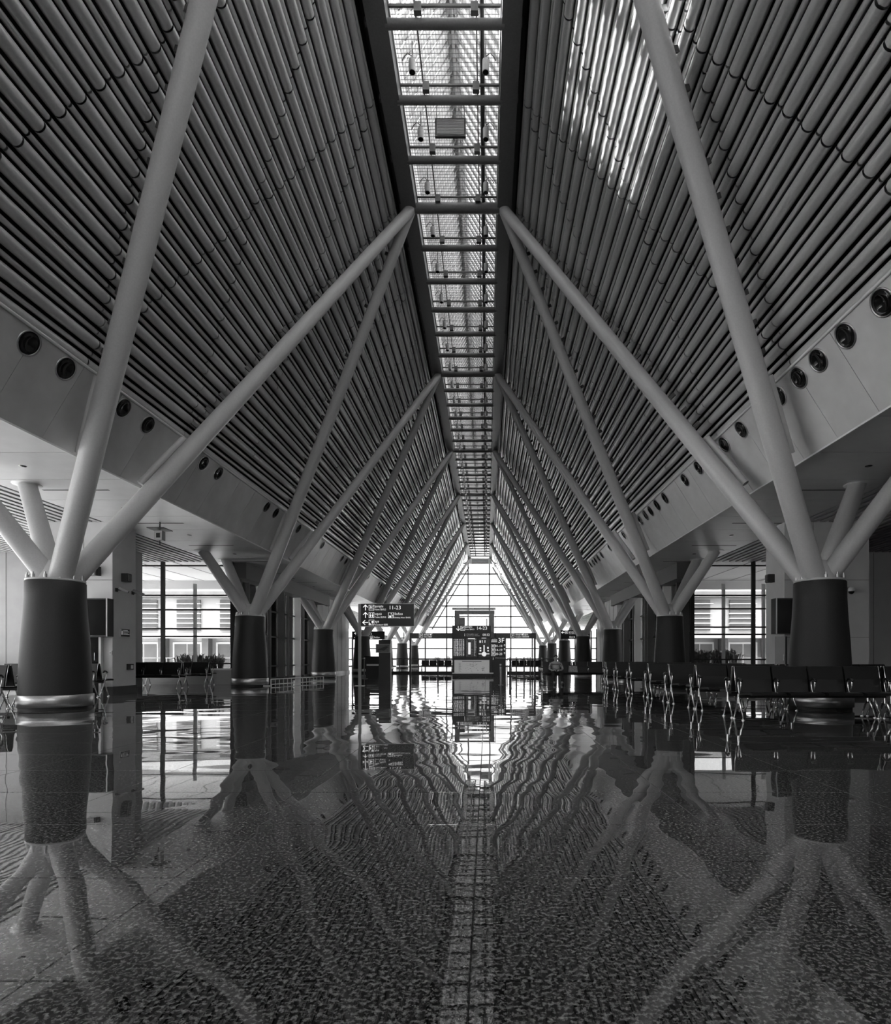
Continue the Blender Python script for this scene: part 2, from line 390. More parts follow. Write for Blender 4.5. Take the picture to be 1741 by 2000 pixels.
# spotlights hung in the skylight
sp0 = empty('spotlight')
MB().cyl((0, 0, -.12), (0, 0, .12), .067, n=16).build('housing', 'lamp_grey', sp0)
MB().cyl((0, 0, -.123), (0, 0, -.115), .057, n=16).build('lens', 'black_gloss', sp0)
MB().tube([(0, 0, .11), (.0, 0, .2), (-.09, 0, .27), (-.16, 0, .2), (-.2, 0, .12)], .009, 6).build('cable', 'wire', sp0)
MB().cyl((0, 0, .1), (0, 0, .5), .012, n=6).box(-.03, .03, -.03, .03, .09, .16).build('stem', 'wire', sp0)
k = 0; y = 11.62
while y < 67:
    for s, x in ((-1, -1.5), (1, -.02)):
        o = sp0 if k == 0 and s < 0 else copy_tree(sp0)
        o.location = (x, y, 12.86)
        if s > 0: o.rotation_euler = (0, 0, PI)
        side = 'left' if s < 0 else 'right'
        if k < 6: tag(o, f'small grey cylinder spotlight hanging on the {side} of the skylight, {ORD[k]} from the top', 'spotlight', 'spotlights in the skylight')
        else: tag(o, f'tiny distant spotlight on the {side} side of the far skylight', 'spotlight', f'far spotlights on the {side} of the skylight')
    y += 1.5; k += 1
t = empty('access_panel', (-.8, 12.75, 12.65))
MB().box(-.34, .34, -.03, .03, -.2, .2).box(-.3, .3, .03, .06, -.16, .16).build('frame', 'frame_dark', t)
pn = MB(); pn.box(-.30, .30, -.04, -.03, -.165, .165); pn.build('louvre_face', 'slat', t)
for i in range(10): MB().box(-.295, .295, -.052, -.04, -.155+i*.033, -.142+i*.033).build('louvre', 'lamp_grey', t)
MB().tube([(-.32, 0, .2), (-.3, 0, .5), (0, 0, .7)], .008).tube([(.32, 0, .2), (.3, 0, .5), (0, 0, .7)], .008).build('hanging_wire', 'wire', t)
tag(t, 'black framed louvred box hanging in the middle of the skylight', 'fitting')

# ------------------------------------------------------------------ tree columns
for sg in (-1, 1):
    S = SIDE[sg]; rt, rb = S['rt'], S['rb']
    drum = MB().lathe((0, 0, 0), [(rb-.03, .0), (rb-.03, .05), (rb-.025, .27), (rb-.028, .5), (rb*.95-.01, .8), (rt*1.12, 1.25), (rt*1.045, 1.7), (rt, 2.1), (rt-.003, 2.38), (rt-.02, 2.4)], 48).mesh('drum', 'drum_stone')
    ring = MB().lathe((0, 0, 0), [(rb-.03, .05), (rb, .05), (rb, .265), (rb-.02, .275)], 48, cap=False).mesh('steel_collar', 'brushed_steel')
    flange = MB().lathe((0, 0, 0), [(rt-.02, 2.4), (rt-.01, 2.41), (rt-.01, 2.435), (rt-.06, 2.44), (.0, 2.45)], 48, cap=False).mesh('flange', 'strut_steel')
    bolt = MB().cyl((0, 0, 2.43), (0, 0, 2.50), .03, n=6).cyl((0, 0, 2.50), (0, 0, 2.54), .017, n=8).mesh('bolt', 'brushed_steel')
    hub = MB().lathe((0, 0, 0), [(.30, 2.43), (.29, 2.52), (.24, 2.66), (.14, 2.8), (.0, 2.84)], 32, cap=False).mesh('hub', 'strut_steel')
    nx = S['node']-S['cx']; ux = S['outx']-S['cx']
    def strut(dx, dy, z1, r0, r1, wide):
        a = Vector((dx*.02, dy*.02, 2.42)); b = Vector((dx, dy, z1)); dd = (b-a).normalized()
        pl = Vector((dx, dy, 0)).normalized()*.05; a = a+pl
        n = 20; m = MB()
        m.cyl(a, b, r0, r1, n=n); return m
    st = [strut(nx, 4.5, 13.0, .20, .135, 0).mesh('strut', 'strut_steel'), strut(nx, -4.5, 13.0, .20, .135, 0).mesh('strut', 'strut_steel')]
    so = [strut(ux, q, SOF+.02, .185, .165, 0).mesh('strut', 'strut_steel') for q in (.85, -.85)]
    collar = MB().lathe((0, 0, 0), [(.16, SOF-.012), (.25, SOF-.014), (.26, SOF)], 24, cap=False).mesh('ceiling_rose', 'frame_light')
    # clips that tie the strut to the tube ceiling
    clip = []
    for q in (4.5, -4.5):
        c = MB(); a = Vector((0, 0, 2.42)); b = Vector((nx, q, 13.0)); dv = (b-a).normalized()
        nr = Vector((sg*1.0, 0, .58)).normalized()
        for i in range(18):
            p = a.lerp(b, .33+i*.036); m4 = Matrix.Translation(p+nr*.17) @ dv.to_track_quat('Z', 'Y').to_matrix().to_4x4()
            c.box(-.02, .02, -.07, .07, -.04, .04, m4)
        clip.append(c.mesh('strut_clip', 'dark_steel'))
    cov = []
    for q in (4.5, -4.5):
        c = MB(); a = Vector((0, 0, 2.42)); b = Vector((nx, q, 13.0))
        p0, p1 = a.lerp(b, .195), a.lerp(b, .30); off = Vector((sg*.14, 0, .06))
        c.cyl(p0+off, p1+off, .07, .07, n=8); cov.append(c.mesh('channel_cover', 'bulkhead_white'))
    for k, yc in enumerate(COLY):
        c = empty('tree_column', (S['cx'], yc, 0)); side = 'left' if sg < 0 else 'right'
        if k == 0: lb = f'stone tree column with four steel struts on the {side}, just behind the viewpoint'
        else: lb = f'stone drum column branching into four pale steel struts, {ORD[k-1]} from the front on the {side}'
        tag(c, lb, 'column', 'tree columns of the hall')
        inst('drum', drum, c); inst('steel_collar', ring, c); inst('flange', flange, c); inst('hub', hub, c)
        if k < 4:
            for j in range(12):
                an = 2*PI*(j+.5)/12; inst('bolt', bolt, c, ((rt-.05)*math.cos(an), (rt-.05)*math.sin(an), 0))
        for m_ in st+so: inst('strut', m_, c)
        for q in (.85, -.85): inst('ceiling_rose', collar, c, (ux, q, 0))
        for m_ in clip: inst('strut_clip', m_, c)
        for m_ in cov: inst('channel_cover', m_, c)

# ------------------------------------------------------------------ glazed walls
def glazed(name, label, x0, x1, y, z0, z1, xs, zs, w=.03, wz=.03, m='frame_dark', g='glass', dep=.08):
    e = MB().box(x0, x1, y-dep/2, y+dep/2, z0-.03, z0+.03).build(name, m); struct(e, label, 'window')
    for x in xs: MB().box(x-w, x+w, y-dep/2, y+dep/2, z0, z1).build('mullion', m, e)
    for z in zs: MB().box(x0, x1, y-dep/2+.003, y+dep/2-.003, z-wz, z+wz).build('transom', m, e)
    X = [x0]+[x for x in xs if x0+.05 < x < x1-.05]+[x1]; Z = [z0]+[z for z in zs if z0+.05 < z < z1-.05]+[z1]
    for a, b in zip(X, X[1:]):
        for c, d_ in zip(Z, Z[1:]): MB().box(a+.001, b-.001, y-.005, y+.005, c+.001, d_-.001).build('pane', g, e)
    return e
# far gable
e = MB().box(-16.9, 16.9, YE-.1, YE+.1, 0, .08).build('window_2', 'frame_dark'); struct(e, 'bright glazed gable end wall with a grid of thin dark bars', 'window')
def wedge(z, left):     # inner roof edge at height z
    S = bl if left else br
    if z < SOF: return -16.9 if left else 16.9
    return S['bx']+(S['rx']-S['bx'])*(z-SOF)/(ZR-SOF)
zs = [.85+1.282*i for i in range(10)]; xs = [(831.0+41.8*i-951)*YE/F for i in range(-6, 13)]
for z in zs: MB().box(wedge(z, True), wedge(z, False), YE-.06, YE+.06, z-.07, z+.07).build('transom', 'frame_dark', e)
for x in xs:
    top = SOF
    if bl['bx'] < x < br['bx']:
        z = SOF
        while z < 13 and wedge(z, True) < x < wedge(z, False): z += .1
        top = z
    if -16.9 < x < 16.9: MB().box(x-.07, x+.07, YE-.08, YE+.08, 0, top).build('mullion', 'frame_dark', e)
zz = [0]+zs+[13.3]; xx = [-16.9]+xs+[16.9]
for a, b in zip(zz, zz[1:]):
    l, r = wedge(a if a > SOF else min(b, SOF), True), wedge(a if a > SOF else min(b, SOF), False)
    ed = [l]+[x for x in xs if l+.1 < x < r-.1]+[r]
    for c, d_ in zip(ed, ed[1:]): MB().box(c, d_, YE-.01, YE+.01, a, b).build('pane', 'glass_tint', e)
MB().box(SX0-.3, SX1+.3, YE-.2, YE, 12.3, 13.0).build('head_panel', 'frame_light', e)
for i in range(4): MB().box(SX0+.1, SX1-.1, YE-.25, YE-.2, 12.35+i*.16, 12.41+i*.16).build('louvre', 'frame_dark', e)
# raking fins outside the far gable
for S in (bl, br):
    p0 = Vector((S['bx']*.93, YE+.9, SOF)); p1 = Vector((S['rx']*.9, YE+.9, ZR-1)); MB().cyl(p0, p1, .12, n=8).build('raking_fin', 'lamp_grey', e)
# near gable behind the viewpoint: same glass
e = MB().box(-16.9, 16.9, YN-.1, YN+.1, 0, 2.9).build('wall_back', 'wall_grey'); struct(e, 'plain wall and glazing behind the viewpoint', 'wall')
for z in (2.9, 5.0, 7.5, 10.0): MB().box(-10.9, 10.9, YN-.05, YN+.05, z-.04, z+.04).build('transom', 'frame_dark', e)
MB().box(-16.9, 16.9, YN-.01, YN+.01, 2.9, 15).build('pane', 'glass_dark', e)

# outer long walls of the aisles (outside the frame to both sides), glazed
n = 3
for sg in (-1, 1):
    x = 16.95*sg
    e = MB().box(x-.05, x+.05, YN, 21.4, 0, .9).box(x-.05, x+.05, 32.6, YE, 0, .9).build('wall_left' if sg < 0 else 'wall_right', 'wall_grey'); struct(e, ('left' if sg < 0 else 'right')+' outer aisle wall with a low sill and tall windows', 'wall')
    if sg > 0: MB().box(x-.05, x+.05, YN, 21.4, .9, SOF+.1).build('panel', 'wall_grey', e)
    for ya, yb in (((YN, 21.4), (39.5, YE)) if sg < 0 else ((39.5, YE),)):
        y = ya
        while y < yb: MB().box(x-.05, x+.05, y-.05, y+.05, .9, SOF).build('mullion', 'frame_dark', e); y += 3
        MB().box(x-.01, x+.01, ya, yb, .9, SOF).build('pane', 'glass_aisle', e)

# courtyard recess windows facing the camera, side glazing beyond, core blocks
YW = 21.4
for sg in (-1, 1):
    side = 'left' if sg < 0 else 'right'
    xi = -9.42 if sg < 0 else 7.55
    a, b = sorted((xi, 16.9*sg))
    zt = SOF+.1
    vx = [xi, xi+3.2*sg*1.0, xi+5.9*sg] if sg < 0 else [xi+.0, xi+.12, 9.85, 12.6]
    vx = [-9.42, -12.0, -14.6] if sg < 0 else [7.62, 9.88, 12.2]
    zt_ = [.70, 1.72, 2.07, 2.78, 3.3]
    zpx = [lambda yy: CAMZ+(PY-yy)*YW/F]
    ZZ = [CAMZ+(PY-yy)*YW/F for yy in (1296, 1243, 1228, 1191, 1163, 1105)] if sg < 0 else [CAMZ+(PY-yy)*YW/F for yy in (1288, 1239, 1225, 1189, 1163, 1105)]
    g = glazed('window_3' if sg < 0 else 'window_4', f'tall courtyard window with dark bars on the {side} aisle', a, b, YW, .55, zt, vx, ZZ, w=.07, wz=.028)
    MB().box(a, b, YW-.1, YW+.1, .0, .55).build('sill_wall', 'wall_grey', g)
    MB().box(a, b, YW-.12, YW+.02, .52, .58).build('window_sill', 'frame_light', g)
    # thin pale secondary posts behind the glass
    for x in ((-10.96,) if sg < 0 else (10.4, 8.9)): MB().box(x-.05, x+.05, YW+.25, YW+.35, .5, 3.75).build('post', 'frame_light', g)
    # core block beside the first column
    xc = -9.79 if sg < 0 else 7.79; xo = -11.95 if sg < 0 else 10.0
    c = MB().box(*sorted((xc, xo)), 15.1, 16.1, 0, SOF+.1).build('wall_left' if sg < 0 else 'wall_right', 'wall_white')
    struct(c, f'plain core wall block beside the first column on the {side}', 'wall')
    MB().box(*sorted((xc+.02*-sg, xo)), 15.08, 16.12, 0, .21).build('baseboard', 'skirting', c)
    for i in range(1, 3):
        MB().box(*sorted((xo, xc)), 15.094, 15.1, 1.5*i-.004, 1.5*i+.004).build('joint', 'frame_dark', c)
    MB().box(*sorted((xc+.75*sg-.003, xc+.75*sg+.003)), 15.094, 15.1, .2, SOF).build('joint', 'frame_dark', c)
    w2 = MB().box(*sorted((xo, 16.9*sg)), 19.4, 19.7, 0, SOF+.1).box(*sorted((xo-.2*sg, xo)), 16.1, 19.7, 0, SOF+.1).build('wall_left' if sg < 0 else 'wall_right', 'wall_grey' if sg < 0 else 'wall_white')
    struct(w2, f'recessed back wall of the {side} seating bay', 'wall')
    for i in range(4):
        x = xo+(1.2*i+.6)*sg; MB().box(x-.004, x+.004, 19.392, 19.4, 0, SOF).build('joint', 'frame_dark', w2)
    # glass fins along the hall from the corner window to the next block
    xg = xi; fr = MB().box(xg-.06, xg+.06, YW, 32.6, 0, .12).build('window_5' if sg < 0 else 'window_6', 'frame_dark')
    struct(fr, f'dark framed glass side wall with tall vertical fins on the {side}', 'window')
    y = YW+.1; k = 0
    while y < 32.7:
        big = k % 2 == 0
        MB().box(*sorted((xg, xg-(.30 if big else .12)*sg)), y-.04, y+.04, 0, SOF+.2).build('fin', 'frame_light' if k % 4 == 2 else 'dark_steel', fr)
        y += 1.13; k += 1
    for z in (.62, 1.9, 3.0): MB().box(xg-.05, xg+.05, YW, 32.6, z-.03, z+.03).build('transom', 'frame_dark', fr)
    MB().box(xg-.01, xg+.01, YW, 32.6, 0, SOF+.2).build('pane', 'glass_dark', fr)
    MB().box(*sorted((xg-.5*sg, xg+.1*sg)), YW, 32.8, SOF-.6, SOF+.1).build('fascia', 'dark_steel', fr)
    # block after the glass wall
    xb = -7.95 if sg < 0 else 6.95
    b2 = MB().box(*sorted((xg, 16.9*sg)), 32.6, 39.5, 0, SOF+.1).build('wall_left' if sg < 0 else 'wall_right', 'wall_white'); struct(b2, f'white panelled wall block beyond the third column on the {side}', 'wall')
    MB().box(*sorted((xg-.05*sg, xg)), 32.6, 39.5, 0, .15).build('baseboard', 'skirting', b2)
    for i in range(6): MB().box(*sorted((xg-.01*sg, xg)), 33.4+i-.005, 33.4+i+.005, .15, SOF).build('joint', 'frame_dark', b2)
    for i in range(3): MB().box(*sorted((xg+(.4+.5*i)*sg-.004, xg+(.4+.5*i)*sg+.004)), 32.59, 32.6, .15, SOF).build('joint', 'frame_dark', b2)
    # dark pier and white post in front of it
    pr = MB().box(*sorted((xg-.35*sg, xg-.02*sg)), 31.9, 32.5, 0, SOF+.1).build('trim_3' if sg < 0 else 'trim_4', 'wall_white'); struct(pr, f'slim white pier at the end of the {side} glass wall', 'pier')
    # outer block between side aisle and outside, far part
    # eave and courtyard
    ev = MB().box(*sorted((xg, 22*sg)), YW+.1, 27.4, SOF+.1, SOF+.3).build('ceiling', 'slat'); struct(ev, f'panelled eave outside the {side} courtyard window', 'eave')
    for i in range(6): MB().box(*sorted((xg+(1.1+1.4*i)*sg-.01, xg+(1.1+1.4*i)*sg+.01)), YW+.1, 27.4, SOF+.09, SOF+.1).build('joint', 'frame_dark', ev)
    MB().box(*sorted((xg, 22*sg)), 27.2, 27.4, SOF-.3, SOF+.1).build('fascia', 'facade_white', ev)

# courtyard buildings seen through the windows
def facade(sg):
    side = 'left' if sg < 0 else 'right'
    t = empty('courtyard_building', (11*sg, 31.5, 0)); X = lambda a: a*sg
    def bx(n, m, x0, x1, y0, y1, z0, z1): return MB().box(*sorted((X(x0), X(x1))), y0, y1, z0, z1).build(n, m, t)
    bx('wall', 'facade_white', -1.4, 12, .6, 1.0, 0, 7.5)
    bx('cornice', 'frame_light', -1.4, 12, -.5, .7, 2.05, 2.3); bx('cornice', 'facade_grey', -1.4, 12, -.1, .65, 4.3, 4.6)
    for i in range(5):
        x = .1+2.4*i
        w_ = bx('window', 'frame_light', x-.1, x+1.5, .5, .6, .25, 1.85)
        p = MB().box(*sorted((X(x), X(x+.68))), .48, .5, .35, 1.75).box(*sorted((X(x+.74), X(x+1.4))), .48, .5, .35, 1.75).build('pane', 'facade_grey', w_)
        bx('pier', 'facade_grey', x+1.75, x+2.1, .1, .6, 0, 2.1)
        w2 = bx('window', 'facade_grey', x, x+1.3, .52, .6, 2.5, 4.2)
        for k in range(6): MB().box(*sorted((X(x-.1), X(x+1.4))), .3, .5, 2.6+k*.27, 2.64+k*.27).build('louvre', 'frame_light', w2)
    for k in range(7): bx('handrail' if k == 0 else 'baluster', 'lamp_grey', -1.2 if k == 0 else -1.2+k*1.4, 9 if k == 0 else -1.17+k*1.4, -1.2, -1.15, (.95 if k == 0 else 0), (1.0 if k == 0 else .95))
    for o in t.children: o.location = (0, 0, 0)
    for o in t.children:
        pass
    tag(t, f'white courtyard building with louvred windows outside the {side} window', 'building')
facade(-1); facade(1)

# ground and distant things outside the far end
g = MB().box(-90, 90, YE+14, 260, -.35, -.3).box(-90, -34, -40, YE+14, -.35, -.3).box(34, 90, -40, YE+14, -.35, -.3).build('ground', 'concrete'); tag(g, 'pale paved ground outside the terminal', 'ground', kind='structure')
def crown(x, y, r, h, lb, grp):
    t = empty('tree', (x, y, -.3)); rg = random.Random(int(x*13+y))
    MB().cyl((0, 0, 0), (0, 0, h), r*.08, r*.05, n=7).build('trunk', 'bark', t)
    f = MB()
    for i in range(26):
        a, q = rg.uniform(0, 2*PI), rg.uniform(0, .75)*r
        f.ball((q*math.cos(a), q*math.sin(a), h+rg.uniform(-.25, .45)*r), r*.38, r*.38, r*.3, 7, 5)
    f.build('foliage', 'tree_leaf', t, stuff=True); tag(t, lb, 'tree', grp)
for i, (px, r, h) in enumerate(((853, 1.25, .8), (872, 1.2, 1.1), (888, .6, .6), (1024, 1.4, .7), (1008, .7, .5), (832, .8, .5))):
    crown((px-PX)*150/F, 150, r, h, ['round tree left of the board, biggest on the left horizon', 'tallest round tree on the horizon left of the board', 'low tree at the edge of the board on the horizon',
          'round tree on the horizon right of the board', 'small low tree next to the right round tree', 'small bush at the far left of the horizon'][i], 'trees on the horizon')

# ------------------------------------------------------------------ plants outside the courtyard windows
def plant(x, y, z, w, h, n, lb):
    t = empty('leafy_plant', (x, y, 0)); rg = random.Random(int(x*7)); f = MB()
    for i in range(n):
        a = rg.uniform(0, 2*PI); bx_ = rg.uniform(-w/2, w/2); by = rg.uniform(-.2, .2); l = h*rg.uniform(.5, 1.0); ln = rg.uniform(.2, .9)
        p0 = Vector((bx_, by, z)); p1 = p0+Vector((math.cos(a)*ln*l*.4, math.sin(a)*ln*l*.2, l*.75)); p2 = p0+Vector((math.cos(a)*ln*l, math.sin(a)*ln*l*.4, l*(1-ln*.45)))
        sdv = Vector((0, .3, 0))*0+Vector((-math.sin(a), math.cos(a), 0)).normalized()*.028; u = Vector((0, 0, .004))
        f.add([p0-sdv*.4, p0+sdv*.4, p1+sdv, p1-sdv, p2, p0-u, p1-u*2], [(0, 1, 2, 3), (3, 2, 4), (0, 3, 6, 5), (1, 5, 6, 2), (2, 6, 4), (3, 4, 6)])
    f.build('foliage', 'leaf', t, stuff=True)
    MB().box(-w/2-.15, w/2+.15, -.3, .3, -.02, z+.05).build('planter', 'facade_grey', t)
    tag(t, lb, 'plant')
plant(9.0, 22.6, .72, 1.7, .75, 240, 'spiky leafy plant behind the right courtyard window')
plant(-11.2, 22.6, .45, 1.7, .85, 260, 'spiky leafy plant behind the left courtyard window')

# ------------------------------------------------------------------ benches
PITCH = .57
seatm = MB().prism([(.07, .41), (.05, .385), (-.3, .40), (-.38, .39), (-.41, .40), (-.39, .43), (-.3, .44), (0, .425)], 'x', .03, PITCH-.03).mesh('seat', 'seat_black')
backm = MB().prism([(.07, .42), (.095, .42), (.175, .80), (.17, .825), (.15, .82), (.1, .62)], 'x', .015, PITCH-.015).mesh('backrest', 'seat_black')
arm = MB(); pts = []
for k in range(16):
    a = 2*PI*k/16; r = .5-.5*math.cos(a); yy = -.03-.075*math.sin(a)*(.35+.65*(1-abs(math.cos(a/2)))**.3 if False else .25+.75*(.5-.5*math.cos(a)))
    pts.append((0, yy, .40+.235*(.5-.5*math.cos(a))))
arm.tube(pts, .011, 6, closed=True); armm = arm.mesh('armrest', 'chrome')
padm = MB().tube([(0, .04, .60), (0, .0, .636), (0, -.06, .63), (.0, -.11, .60)], .02, 6).mesh('arm_pad', 'black_plastic')
legm = MB().tube([(0, 0, .37), (0, -.03, .28), (0, -.16, .03)], .015, 6).tube([(0, 0, .37), (0, .03, .28), (0, .16, .03)], .015, 6).cyl((0, 0, .25), (0, 0, .40), .022, n=8).mesh('leg', 'chrome')
footm = MB().lathe((0, 0, 0), [(.03, 0), (.032, .012), (.012, .03)], 10).mesh('foot', 'chrome')
edgem = MB().tube([(0, .085, .42), (0, .165, .815), (0, .18, .825)], .009, 5).mesh('edge_strip', 'chrome')
def make_bench(n):
    b = empty('bench')
    MB().box(0, n*PITCH, -.03, .03, .335, .385).build('beam', 'black_plastic', b)
    for i in range(n): inst('seat', seatm, b, (i*PITCH, 0, 0)); inst('backrest', backm, b, (i*PITCH, 0, 0))
    for i in range(n+1):
        a = inst('armrest', armm, b, (i*PITCH, 0, 0)); inst('arm_pad', padm, a)
    for x in (.0, n*PITCH):
        l = inst('leg', legm, b, (x, 0, 0)); inst('edge_strip', edgem, b, (x, 0, 0))
        for q in (-.16, .16): inst('foot', footm, l, (0, q, 0))
    return b
protos = {}
def place(x, y, flip, lb, grp, n=4):
    if n in protos: o = copy_tree(protos[n])
    else: o = protos[n] = make_bench(n)
    if flip: o.location = (x+n*PITCH, y+.2, 0); o.rotation_euler = (0, 0, PI)
    else: o.location = (x, y-.2, 0); o.rotation_euler = (0, 0, 0)
    tag(o, lb, 'bench', grp)
for r, y in enumerate((9.18, 10.85, 12.46, 14.05, 15.9, 17.55, 19.0)):
    for u, x in enumerate((3.92, 6.29)):
        if u == 1 and r not in (0, 2): continue
        for fl_ in (False, True):
            w = 'aisle-end' if u == 0 else 'wall-end'
            place(x, y, fl_, f'{w} black bench facing {"away" if fl_ else "forward"}, {ORD[r]} row from the front on the right', 'benches on the right', 3 if r in (1, 6) else 4)
for x, y, nm in ((2.1, 21.9, 'in the row of the seated person'), (4.47, 21.9, 'next bench in line with the seated person')):
    for fl_ in (False, True): place(x, y, fl_, f'black bench facing {"away" if fl_ else "forward"}, {nm}', 'benches on the right')
for x, y, nm, n_ in ((-9.0-4*PITCH, 10.9, 'at the left edge beside the first column', 4), (-11.75, 14.1, 'behind the first left column', 4), (-9.8-3*PITCH, 18.6, 'before the left courtyard window', 3), (-9.75-4*PITCH, 20.3, 'right under the left courtyard window', 4)):
    for fl_ in (False, True): place(x, y, fl_, f'black bench facing {"away" if fl_ else "forward"}, {nm}', 'benches on the left', n_)
for x, y, nm in ((-4.95, 44, 'leftmost'), (-2.55, 44, 'left of the board'), (1.9, 44, 'right of the board')):
    for fl_ in (False, True): place(x, y, fl_, f'far black bench facing {"away" if fl_ else "forward"} behind the balustrade, {nm}', 'benches behind the balustrade')

# ------------------------------------------------------------------ signs
def arrow(parent, x, y, z, s, dirn, m='letter_white'):
    a = {'up': 0, 'left': PI/2, 'down': PI, 'right': -PI/2}[dirn]; b = MB(); ca, sa = math.cos(a), math.sin(a)
    def seg(p, q, w):
        p, q = Vector(p), Vector(q); d_ = (q-p).normalized(); n_ = Vector((-d_.y, d_.x))*w/2
        P = [p+n_, q+n_, q-n_, p-n_]; P = [(x+s*(v.x*ca-v.y*sa), z+s*(v.x*sa+v.y*ca)) for v in P]
        b.prism(P, 'y', y-.004, y)
    seg((0, -.5), (0, .45), .14); seg((-.42, .05), (.04, .5), .14); seg((.42, .05), (-.04, .5), .14)
    return b.build('arrow', m, parent)
def icon(parent, x, y, z, s, kind, m='letter_white'):
    b = MB(); w = s*.06
    b.box(x-s/2, x+s/2, y-.003, y, z+s/2-w, z+s/2).box(x-s/2, x+s/2, y-.003, y, z-s/2, z-s/2+w).box(x-s/2, x-s/2+w, y-.003, y, z-s/2, z+s/2).box(x+s/2-w, x+s/2, y-.003, y, z-s/2, z+s/2)
    def P(pts): b.prism([(x+p[0]*s, z+p[1]*s) for p in pts], 'y', y-.004, y)
    if kind == 'plane': P([(-.4, .02), (.3, .22), (.38, .3), (.3, .1), (-.2, -.06)]); P([(-.1, .05), (-.3, .3), (-.2, .3), (.1, .12)]); b.box(x-.4*s, x+.4*s, y-.004, y, z-.24*s, z-.18*s)
    elif kind == 'toilet':
        for q in (-.2, .2): P([(q-.1, .12), (q+.1, .12), (q+.13, -.1), (q+.05, -.4), (q-.05, -.4), (q-.13, -.1)]); b.cyl((x+q*s, y-.004, z+.25*s), (x+q*s, y, z+.25*s), .08*s, n=8)
    elif kind == 'water': P([(-.3, -.4), (.05, -.4), (.1, -.05), (-.35, -.05)]); P([(.1, .1), (.4, .1), (.4, -.3), (.3, -.3), (.3, .02), (.1, .02)]); b.cyl((x+.05*s, y-.004, z+.28*s), (x+.05*s, y, z+.28*s), .09*s, n=8)
    elif kind == 'tree': b.cyl((x+.18*s, y-.004, z+.1*s), (x+.18*s, y, z+.1*s), .2*s, n=10); b.box(x+.15*s, x+.21*s, y-.004, y, z-.35*s, z-.05*s); b.box(x-.38*s, x-.05*s, y-.004, y, z-.36*s, z-.2*s); b.box(x-.38*s, x-.3*s, y-.004, y, z-.36*s, z)
    else: P([(-.3, -.35), (-.2, -.35), (.3, .15), (.38, .15), (.38, .22), (.27, .22), (-.22, -.27), (-.3, -.27)]); P([(-.15, .0), (.0, .0), (.0, .3), (-.15, .3)])
    return b.build('pictogram', m, parent)
# main direction sign on the left, cantilevered from one post
Y = 20.0; K = Y/F
PXX = lambda x, Y=Y: (x-PX)*Y/F
PZZ = lambda y, Y=Y: CAMZ+(PY-y)*Y/F
s = empty('direction_sign', (PXX(703), Y, 0))
def on(parent):            # world-space child helper
    def f(o): o.parent = parent; o.location = Vector(o.location)-Vector(parent.location); return o
    return f
A = on(s)
A(MB().box(PXX(700.5), PXX(705.5), Y-.045, Y+.045, 0, PZZ(1180)).build('post', 'lamp_grey'))
A(MB().box(PXX(706), PXX(809), Y-.05, Y+.05, PZZ(1223), PZZ(1180)).build('sign_board', 'sign_black'))
A(MB().box(PXX(705), PXX(810), Y-.055, Y+.055, PZZ(1180), PZZ(1179)).box(PXX(705), PXX(810), Y-.055, Y+.055, PZZ(1224), PZZ(1223)).build('sign_edge', 'frame_light'))
A(MB().box(PXX(703)-.16, PXX(703)+.16, Y-.12, Y+.12, 0, .015).build('base_plate', 'brushed_steel'))
yf = Y-.052
for i, (yy, dr, ic) in enumerate(((1187, 'up', 'plane'), (1201.5, 'up', 'toilet'), (1216, 'left', 'tree'))):
    A(arrow(None, PXX(714.7), yf, PZZ(yy), .19, dr)); A(icon(None, PXX(726.5), yf, PZZ(yy), .185, ic))
A(icon(None, PXX(764.4), yf, PZZ(1202), .185, 'water'))
TX = [('ច្រកទ្វារ', 733, 1186.5, .095), ('Gates 登机口', 733.3, 1192, .068), ('11-23', 760, 1190.5, .185),
      ('បង្គន់', 733, 1201.5, .095), ('Toilet 洗手间', 733.3, 1207, .068), ('ទឹកពិសា', 771, 1201.5, .095), ('Drinking Water 饮水处', 771, 1207.5, .058),
      ('សួន', 733, 1216, .095), ('Courtyard 庭院', 733.3, 1221.5, .068)]
for b_, x, y_, sz in TX: text(b_, PXX(x), yf, PZZ(y_), sz, s)
tag(s, 'large black direction sign reading 11-23 on a tall single post', 'sign')
# sign behind it
Y = 39.2; s2 = empty('direction_sign', (PXX(690, Y), Y, 0)); A = on(s2)
A(MB().box(PXX(690, Y), PXX(752, Y), Y-.05, Y+.05, PZZ(1249, Y), PZZ(1233, Y)).build('sign_board', 'sign_black'))
A(MB().box(PXX(689, Y)-.05, PXX(689, Y)+.05, Y-.05, Y+.05, 0, PZZ(1233, Y)).build('post', 'lamp_grey'))
for yy in (1237, 1245.5): A(arrow(None, PXX(696, Y), Y-.052, PZZ(yy, Y), .2, 'left'))
for b_, x, y_, sz in (('ច្រកទ្វារ', 708, 1236.5, .12), ('Gates 登机口', 708, 1240, .09), ('11', 722, 1240, .2), ('បង្គន់', 708, 1245, .12), ('Toilet 洗手间', 708, 1248.3, .09), ('ទឹកពិសា', 731, 1246.5, .13)):
    text(b_, PXX(x, Y), Y-.053, PZZ(y_, Y), sz, s2)
A(icon(None, PXX(726.5, Y), Y-.052, PZZ(1245, Y), .2, 'water'))
tag(s2, 'smaller black direction sign with two left arrows behind the big sign', 'sign')
Y = 39.7; s3 = empty('direction_sign', (PXX(1153, Y), Y, 0)); A = on(s3)
A(MB().box(PXX(1095, Y), PXX(1153, Y), Y-.05, Y+.05, PZZ(1248, Y), PZZ(1231, Y)).build('sign_board', 'sign_black'))
A(MB().box(PXX(1155, Y)-.05, PXX(1155, Y)+.05, Y-.05, Y+.05, 0, PZZ(1231, Y)).build('post', 'lamp_grey'))
